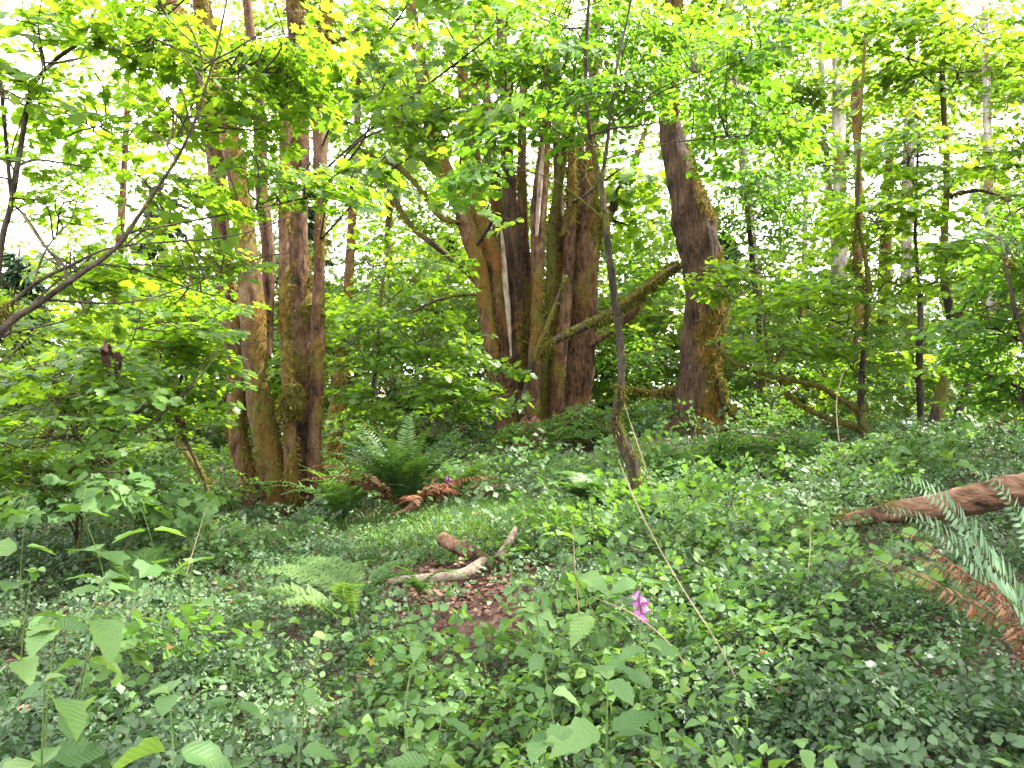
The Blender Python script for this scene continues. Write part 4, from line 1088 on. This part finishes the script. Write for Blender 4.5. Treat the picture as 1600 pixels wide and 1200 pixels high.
for pts in ([(525, 920, 5.25), (465, 893, 5.3), (390, 890, 5.35)], [(535, 900, 5.4), (505, 878, 5.5), (450, 872, 5.6)], [(520, 945, 5.1), (460, 925, 5.0), (392, 920, 4.9)], [(548, 905, 5.4), (560, 880, 5.5), (590, 875, 5.6)],
            [(515, 955, 4.95), (480, 940, 4.85), (430, 942, 4.75)], [(540, 930, 5.0), (545, 915, 4.9), (570, 915, 4.8)]):
    frond(t, np.vstack([g0, px3(pts)]), .145, LF_LACY, BK_GREEN, lace=True, n=24, rnd=rng.uniform(.2, .9), roll=.3, start=.3)
fern('upright olive fern standing at the left end of the pale stick', 575, 5.9, 6, .5, .2, LF_FERN, 'lady_fern', True, rnd=.45, n=18, stiff=1.05)
fern('small olive fern in front of the pale bent stick', 655, 5.9, 5, .48, .17, LF_FERN, 'lady_fern', True, rnd=.4, n=18, stiff=1.1, spread=1.0)
fern('feathery fern on the slope left of the crooked sapling', 930, 8.6, 16, .7, .28, LF_FERN, 'lady_fern', True, rnd=.55, n=22)
fern('feathery fern just below the foot of the crooked sapling', 1010, 7.4, 12, .6, .28, LF_FERN, 'lady_fern', True, rnd=.4, n=22)
fern('low light fern in the hollow left of the trunk clump', 250, 8.6, 12, .7, .26, LF_FERN, 'lady_fern', True, rnd=.7, n=20)
fern('fern half buried in leaves at the lower left', 210, 6.2, 9, .55, .26, LF_FERN, 'lady_fern', True, rnd=.7, n=20)

# ------------------------------------------------------------------ fallen wood
def wood(name, label, cat, rows, mat, seg=18, bump=.2, moss=.3, tufts=0, freq=8, ends=None):
    path = np.array([[*P(a_, b_, d_), w_ / FPX * d_ * .5] for a_, b_, w_, d_ in rows])
    o_ = thing(name, label, cat, path[len(path) // 2, :3])
    v, f, at, nr = tube(path, seg, 14, bump, freq, int(rng.integers(1, 90)), moss, stretch=1)
    b = MB(); b.add(v, f, at)
    w = b.build('bark', mat, o_, smooth=True)
    if tufts:
        moss_tufts(w, o_, v[:len(nr)], nr, at[:len(nr), 1], tufts, .03)
    return o_
wood('fallen_log', 'rotting reddish fallen log with mossy side lying at the right edge', 'log', [(1275, 828, 12, 6.6), (1330, 812, 22, 6.3), (1400, 800, 32, 5.9), (1480, 788, 40, 5.5), (1560, 772, 46, 5.1), (1640, 754, 52, 4.8), (1740, 728, 58, 4.4)], BK_LOG, 30, .26, .36, 900, 8)
wood('short_log', 'short brown log end sticking out of the grass beside the path', 'log', [(692, 842, 22, 7.2), (715, 855, 23, 7.0), (742, 866, 22, 6.8), (760, 876, 18, 6.7)], BK_LOG, 16, .12, .1)
wood('fallen_stick', 'pale bent stick lying across the leaf litter of the path', 'stick', [(585, 911, 11, 6.4), (640, 905, 13, 6.35), (690, 902, 16, 6.3), (725, 897, 18, 6.3), (743, 885, 16, 6.4), (758, 875, 13, 6.5)], BK_PALE, 12, .15, 0)
wood('fallen_stick', 'brown upright stick leaning out of the plants right of the short log', 'stick', [(778, 872, 13, 6.7), (790, 855, 12, 6.8), (800, 838, 11, 6.9), (806, 826, 8, 7.0)], BK_PALE, 10, .2, .2)
wood('fallen_stick', 'thin brown twig lying behind the pale bent stick', 'stick', [(618, 903, 6, 6.9), (660, 896, 7, 6.9), (700, 890, 5, 6.9)], BK_LOG, 8, .15, 0)
wood('wood_chunk', 'small reddish broken wood chunk in front of the large dark fern', 'wood', [(612, 804, 5, 9.6), (628, 800, 6, 9.5), (640, 795, 11, 9.5), (652, 787, 14, 9.5)], BK_LOG, 10, .2, 0)
wood('mossy_branch', 'mossy fallen branch lying low at the left edge under the thicket', 'branch', [(-40, 752, 14, 7.2), (30, 742, 12, 7.3), (100, 735, 11, 7.4), (145, 722, 10, 7.5), (185, 700, 7, 7.6)], BK_STEM, 12, .2, .9, 700)
wood('mossy_limb', 'mossy leaning limb rising towards the right edge behind the log', 'branch', [(1500, 712, 12, 9.5), (1535, 680, 13, 9.4), (1570, 655, 14, 9.3), (1620, 622, 14, 9.2), (1690, 590, 12, 9.0)], BK_STEM, 12, .2, .9, 500)
wood('mossy_limb', 'thin mossy leaning pole left of the left trunk clump', 'branch', [(350, 790, 9, 10.3), (335, 765, 10, 10.4), (300, 720, 12, 10.5), (275, 680, 9, 10.7)], BK_STEM, 10, .2, .8, 300)

def stalk(label, pts, w=3.0):
    path = np.array([[*P(a_, b_, d_), w * .62 / FPX * d_ * .5] for a_, b_, d_ in pts])
    path[-1, 3] *= .4
    v, f, at, _ = tube(path, 6, 8, cap=True)
    b = MB(); b.add(v, f, at)
    o_ = b.build('dry_stalk', BK_STRAW, None, smooth=True)
    return tag(o_, label, 'stalk', 'dry stalks')
stalk('long dry straw stalk slanting down right from the crooked sapling foot', [(1150, 1060, 3.2), (1118, 1000, 3.3), (1062, 912, 3.5), (1015, 828, 3.7), (985, 765, 3.9), (966, 718, 4.0)], 4)
stalk('short upright dry stalk left of the foxglove', [(905, 960, 3.5), (900, 910, 3.55), (897, 865, 3.6), (894, 815, 3.6)], 3)
stalk('upright dry stalk beside the left end of the fallen log', [(1262, 905, 4.4), (1266, 850, 4.5), (1265, 800, 4.5), (1269, 755, 4.5)], 3)
stalk('curved dry stalk in front of the mossy low arms', [(1318, 720, 7.5), (1310, 680, 7.5), (1307, 630, 7.6), (1315, 590, 7.6), (1322, 575, 7.6)], 3)
stalk('slanting dry stalk crossing below the foxglove', [(1075, 1042, 2.9), (1040, 1000, 2.95), (990, 960, 3.0), (925, 932, 3.1)], 4)
stalk('thin dry stalk leaning in front of the thick trunk foot', [(1035, 810, 6.0), (1015, 750, 6.2), (995, 690, 6.4), (975, 630, 6.6)], 2.5)
stalk('thin dry stalk slanting among leaves at the lower left', [(110, 1090, 2.9), (150, 1010, 3.1), (215, 945, 3.3), (250, 900, 3.4)], 2.5)
stalk('fine dry stalk rising above the ground cover at left', [(290, 900, 5.0), (305, 850, 5.1), (320, 800, 5.2)], 2.5)

# ------------------------------------------------------------------ tall herbs, each leaf an object of its own
HERB = []
for k in range(5):
    b = MB()
    nv = ovate(.30 + .02 * k, 9, serr=.09, droop=.15 + .1 * k, fold=.12 + .09 * k, sharp=.85)[0]
    nv[:, 2] += .03 * np.sin(nv[:, 0] * 14 + k) * np.abs(nv[:, 1]) / .3
    b.add(nv, NETTLE[1], np.c_[np.full(len(nv), .1 + .2 * k), np.zeros(len(nv))])
    HERB.append(b.mesh('leaf', LF_HERB, smooth=True))
LOBE = []
for k in range(3):
    b = MB()
    b.add(LOBED[0], LOBED[1], np.c_[np.full(len(LOBED[0]), .2 + .3 * k), np.zeros(len(LOBED[0]))])
    LOBE.append(b.mesh('leaf', LF_HERB))
def put_leaf(par, mesh, pos, yaw, pit, rol, size, wk=1.0):
    m_ = rot(np.array([yaw]), np.array([pit]), np.array([rol]))[0] * size
    m_[:, 1] *= wk
    lo = bpy.data.objects.new('leaf', mesh)
    COL.objects.link(lo); lo.parent = par
    mw = np.eye(4); mw[:3, :3] = m_; mw[:3, 3] = np.asarray(pos) - np.array(par.location)
    lo.matrix_basis = Matrix(mw.tolist())
    return lo
def herb(label, top, d, basepx=None, pairs=4, size=.11, name='nettle', group=None, lobed=False, wk=1.0, cat='plant', d0=None, topleaf=True):
    T = P(top[0], top[1], d)
    bx = T[0] if basepx is None else (basepx - 800) / FPX * (d0 or d)
    by = d0 or d
    g = gz(bx, by)
    B = np.array([bx, by, g])
    o_ = thing(name, label, cat, B, group)
    H = T - B
    mid = B + H * .5 + np.array([H[0] * -.15, 0, abs(H[0]) * .1]) + rng.normal(0, .035, 3)
    path = np.array([[*(B - [0, 0, .03]), .0045], [*mid, .0038], [*T, .002]])
    v, f, at, _ = tube(path, 6, 8)
    b = MB(); b.add(v, f, at)
    b.build('stem', BK_GREEN, o_, smooth=True)
    c = catmull(path, 20)[:, :3]
    a0 = rng.uniform(0, 3.14)
    for k in range(pairs):
        u = 1 - .78 * k / max(pairs - 1, 1) if pairs > 1 else 1
        p_ = c[min(len(c) - 1, int(u * (len(c) - 1)))]
        sz = size * 1.12 * (.55 + .45 * min(1, k / 1.5 + .3)) * rng.uniform(.8, 1.2)
        for sg in (0, math.pi):
            yaw = a0 + k * 1.45 + sg + rng.normal(0, .25)
            put_leaf(o_, LOBE[int(rng.integers(0, 3))] if lobed else HERB[int(rng.integers(0, 5))],
                     p_ + np.array([math.cos(yaw), math.sin(yaw), .2]) * sz * .12, yaw, rng.normal(.02, .25), rng.normal(0, .25), sz, wk)
    if topleaf:
        put_leaf(o_, HERB[4] if not lobed else LOBE[2], c[-1], rng.uniform(0, 6), .5, 0, size * .5, wk)
    return o_
herb('tall nettle leaning left with paired leaves right of the pale stick', (790, 868), 3.6, 858, 5, .11)
herb('leaning nettle with wide pale leaves just left of the upright dry stalk', (868, 838), 3.5, 960, 5, .12)
herb('nettle with a long bare stem in the middle of the foreground', (838, 960), 2.9, 895, 5, .10)
herb('nettle with drooping pale leaves below the foxglove', (1008, 1012), 2.5, 1050, 5, .11)
herb('broad leaved nettle at the bottom right of the middle', (950, 1062), 2.35, 940, 4, .12)
herb('big leaved nettle leaning right in the lower left foreground', (158, 905), 3.0, 70, 5, .14)
herb('nettle with one large round leaf at the left edge foreground', (85, 985), 2.6, 95, 4, .15, wk=1.25)
herb('bright pointed nettle at the bottom left corner area', (265, 1085), 2.4, 268, 4, .13)
herb('small bright nettle left of the bottom bare patch', (480, 1075), 2.7, 492, 3, .10)
herb('pale nettle cut by the bottom edge right of the bare patch', (690, 1120), 2.3, 700, 4, .12)
herb('nettle cut by the bottom edge under the middle of the view', (850, 1160), 2.15, 850, 3, .11)
herb('leafy nettle at the left edge above the large round leaf', (50, 895), 3.7, 30, 4, .13)
herb('thimbleberry with broad lobed leaves in front of the left thicket', (130, 800), 4.6, 150, 4, .17, 'thimbleberry', lobed=True)
herb('thimbleberry with lobed leaves behind and right of the first one', (215, 775), 5.6, 225, 4, .17, 'thimbleberry', lobed=True)
herb('thimbleberry with lobed leaves at the left edge of the thicket', (40, 800), 4.8, 40, 4, .16, 'thimbleberry', lobed=True)
herb('thimbleberry low among the cover left of the lacy fern', (300, 880), 4.8, 305, 3, .13, 'thimbleberry', lobed=True)
herb('nettle with glossy leaves in front of the thick trunk foot', (1062, 725), 6.6, 1065, 4, .16)
herb('nettle with large leaves right of the thick trunk foot', (1215, 765), 6.2, 1212, 4, .15)
herb('pale nettle standing before the mossy vine maple foot', (1395, 700), 7.4, 1398, 4, .18)
herb('nettle right of the pale nettle before the forked trunks', (1480, 690), 7.4, 1482, 4, .18)
herb('bright herb with rounded leaves at the bottom right', (1255, 1170), 2.3, 1262, 3, .09)
herb('upright herb with pale tips below the half dead frond', (1250, 880), 4.2, 1252, 4, .07)
herb('nettle with yellowing leaves at the bottom left corner', (70, 1065), 2.35, 80, 3, .11)
herb('nettle at the left foreground behind the bright pointed one', (360, 1010), 3.1, 365, 3, .10)
herb('nettle between the small bright nettle and the middle long stemmed one', (650, 1010), 3.0, 655, 2, .08)
herb('low nettle right of the bottom middle among oval leaves', (1100, 1130), 2.4, 1105, 3, .09)
herb('nettle behind the foxglove to its right', (1120, 905), 4.0, 1125, 3, .09)
herb('nettle just left of the slender foxglove stem', (945, 905), 3.9, 940, 3, .10)
for k in range(18):
    x, y = cover_points(1, 2.4, 8.5, .3)
    if bare(x, y)[0] > .3:
        continue
    d_ = float(y[0]); px_ = 800 + float(x[0]) / d_ * FPX
    zt = gz(x[0], y[0]) + float(cover_h(x, y)[0]) + rng.uniform(.05, .16)
    herb('small nettle seedling just topping the oval leaved ground cover', (px_, 600 - (zt - EYE) / d_ * FPX), d_, None, 2, rng.uniform(.06, .10), 'nettle_seedling', 'nettle seedlings scattered in the ground cover')

# foxgloves
def flat_mat(name, stops, scale=30, rough=.5, trans=0):
    m_, n_, l_ = new_mat(name)
    o_ = n_.new('ShaderNodeOutputMaterial'); p_ = n_.new('ShaderNodeBsdfPrincipled'); p_.inputs['Roughness'].default_value = rough
    t_ = n_.new('ShaderNodeTexCoord'); q_ = n_.new('ShaderNodeTexNoise'); q_.inputs['Scale'].default_value = scale
    l_.new(t_.outputs['Object'], q_.inputs['Vector']); c_ = ramp(n_, stops); l_.new(q_.outputs['Fac'], c_.inputs[0]); l_.new(c_.outputs[0], p_.inputs['Base Color'])
    tr = n_.new('ShaderNodeBsdfTranslucent'); l_.new(c_.outputs[0], tr.inputs['Color'])
    mx = n_.new('ShaderNodeMixShader'); mx.inputs[0].default_value = .35
    l_.new(p_.outputs[0], mx.inputs[1]); l_.new(tr.outputs[0], mx.inputs[2]); l_.new(mx.outputs[0], o_.inputs['Surface'])
    return m_
PETAL = flat_mat('foxglove_petal', [(.35, G(.20, .04, .16)), (.65, G(.38, .16, .33))])
BUD = flat_mat('foxglove_bud', [(.3, G(.12, .17, .05)), (.7, G(.2, .24, .09))])
prof = np.array([(0, .004), (.1, .011), (.25, .012), (.45, .017), (.7, .021), (.9, .022), (1.0, .028), (1.03, .031)])
def bell_mesh():
    S = 14
    vs_ = []; fs = []
    for i, (u, r_) in enumerate(prof):
        for j in range(S):
            a_ = 2 * math.pi * j / S
            k = 1 + (.10 * math.cos(5 * a_) if i >= 6 else 0)
            vs_.append((u * .05 + (.006 * math.cos(a_) if i == 7 else 0), r_ * k * math.cos(a_), r_ * k * math.sin(a_) * .9))
    for i in range(len(prof) - 1):
        for j in range(S):
            a_, b_ = i * S + j, i * S + (j + 1) % S
            fs += [(a_, b_, b_ + S), (a_, b_ + S, a_ + S)]
    b = MB(); b.add(vs_, fs)
    return b.mesh('flower', PETAL, smooth=True)
BELL = bell_mesh()
b = MB(); v, f, at, _ = tube(np.array([[0, 0, 0, .002], [.008, 0, 0, .006], [.016, 0, 0, .005], [.024, 0, 0, .001]]), 8, 3); b.add(v, f, at)
BUDM = b.mesh('bud', BUD, smooth=True)
def foxglove(label, top, d, basepx, sc=1.0, bells=6, leaves=4):
    o_ = herb(label, top, d, basepx, 2, .12, 'foxglove', None, cat='flower', topleaf=False)
    T = P(top[0], top[1], d)
    for k in range(bells):
        a_ = -1.57 + (1 if k % 2 else -1) * rng.uniform(.35, 1.3)
        z = -.03 - .021 * k
        m_ = rot(np.array([a_]), np.array([-.85 - .05 * k]), np.array([0.]))[0] * (sc * rng.uniform(.85, 1.05))
        for nm, me, sz in (('flower', BELL, 1.0),):
            lo = bpy.data.objects.new(nm, me); COL.objects.link(lo); lo.parent = o_
            mw = np.eye(4); mw[:3, :3] = m_; mw[:3, 3] = T + np.array([0, 0, z * sc]) - np.array(o_.location) + m_[:, 0] * .012
            lo.matrix_basis = Matrix(mw.tolist())
    for k in range(7):
        a_ = rng.uniform(0, 6.28)
        m_ = rot(np.array([a_]), np.array([.2]), np.array([0.]))[0] * sc * .8
        lo = bpy.data.objects.new('bud', BUDM); COL.objects.link(lo); lo.parent = o_
        mw = np.eye(4); mw[:3, :3] = m_; mw[:3, 3] = T + np.array([0, 0, -.004 * k * sc]) - np.array(o_.location)
        lo.matrix_basis = Matrix(mw.tolist())
    return o_
foxglove('foxglove with a cluster of purple bell flowers in the right foreground', (1000, 912), 3.1, 1012, .72, 6)
foxglove('tiny distant foxglove with pink bells beside the reddish fern', (700, 738), 10.2, 702, 1.1, 4)

# dead leaves
def dead_leaf(label, px, py, d, size, mat, name='dead_leaf'):
    p_ = P(px, py, d)
    b = MB()
    m_ = rot(rng.uniform(0, 6, 1), rng.normal(.1, .3, 1), rng.normal(0, .4, 1)) * size
    bake(b, NETTLE[0] * np.array([1, 1, 2.5]), NETTLE[1], m_, np.zeros((1, 3)), np.array([.6]))
    o_ = b.build(name, mat, None)
    o_.location = p_
    return tag(o_, label, 'leaf')
LF_ORANGE = leaf_mat('orange_dead_leaf', [(0, G(.22, .07, .03)), (1, G(.36, .15, .07))], .3, (1.2, 1, .6), .7, .2)
LF_YELLOW = leaf_mat('yellowed_leaf', [(0, G(.2, .16, .03)), (1, G(.3, .25, .07))], .3, (1.2, 1.1, .6), .6, .2)
dead_leaf('single orange dead leaf caught on the ground cover at lower left', 270, 1012, 3.2, .05, LF_ORANGE)
dead_leaf('single yellow leaf hanging in the ground cover left of the middle', 580, 1030, 3.1, .045, LF_YELLOW)
dead_leaf('brown dead leaf lying in the ground cover right of the foxglove', 1197, 1020, 3.0, .035, LF_ORANGE)
b = MB()
k = 14
q = rng.normal(0, 1, (k, 3)) * np.array([.05, .05, .07])
bake(b, MAPLE[0] * np.array([1, 1, 3]), MAPLE[1], rot(rng.uniform(0, 6, k), rng.normal(-1.2, .3, k), rng.normal(0, .6, k)) * rng.uniform(.08, .14, k)[:, None, None], q, rng.uniform(0, .2, k))
v, f, at, _ = tube(np.array([[.03, 0, -.1, .004], [0, 0, .1, .005], [-.02, 0, .35, .004]]), 6, 5)
b.add(v, f, at)
o = b.build('dead_leaf_cluster', LF_LITTER, None)
o.location = P(172, 545, 6.9); o.scale = (.75, .75, .8)
tag(o, 'hanging cluster of withered brown leaves above the left thicket', 'leaves')
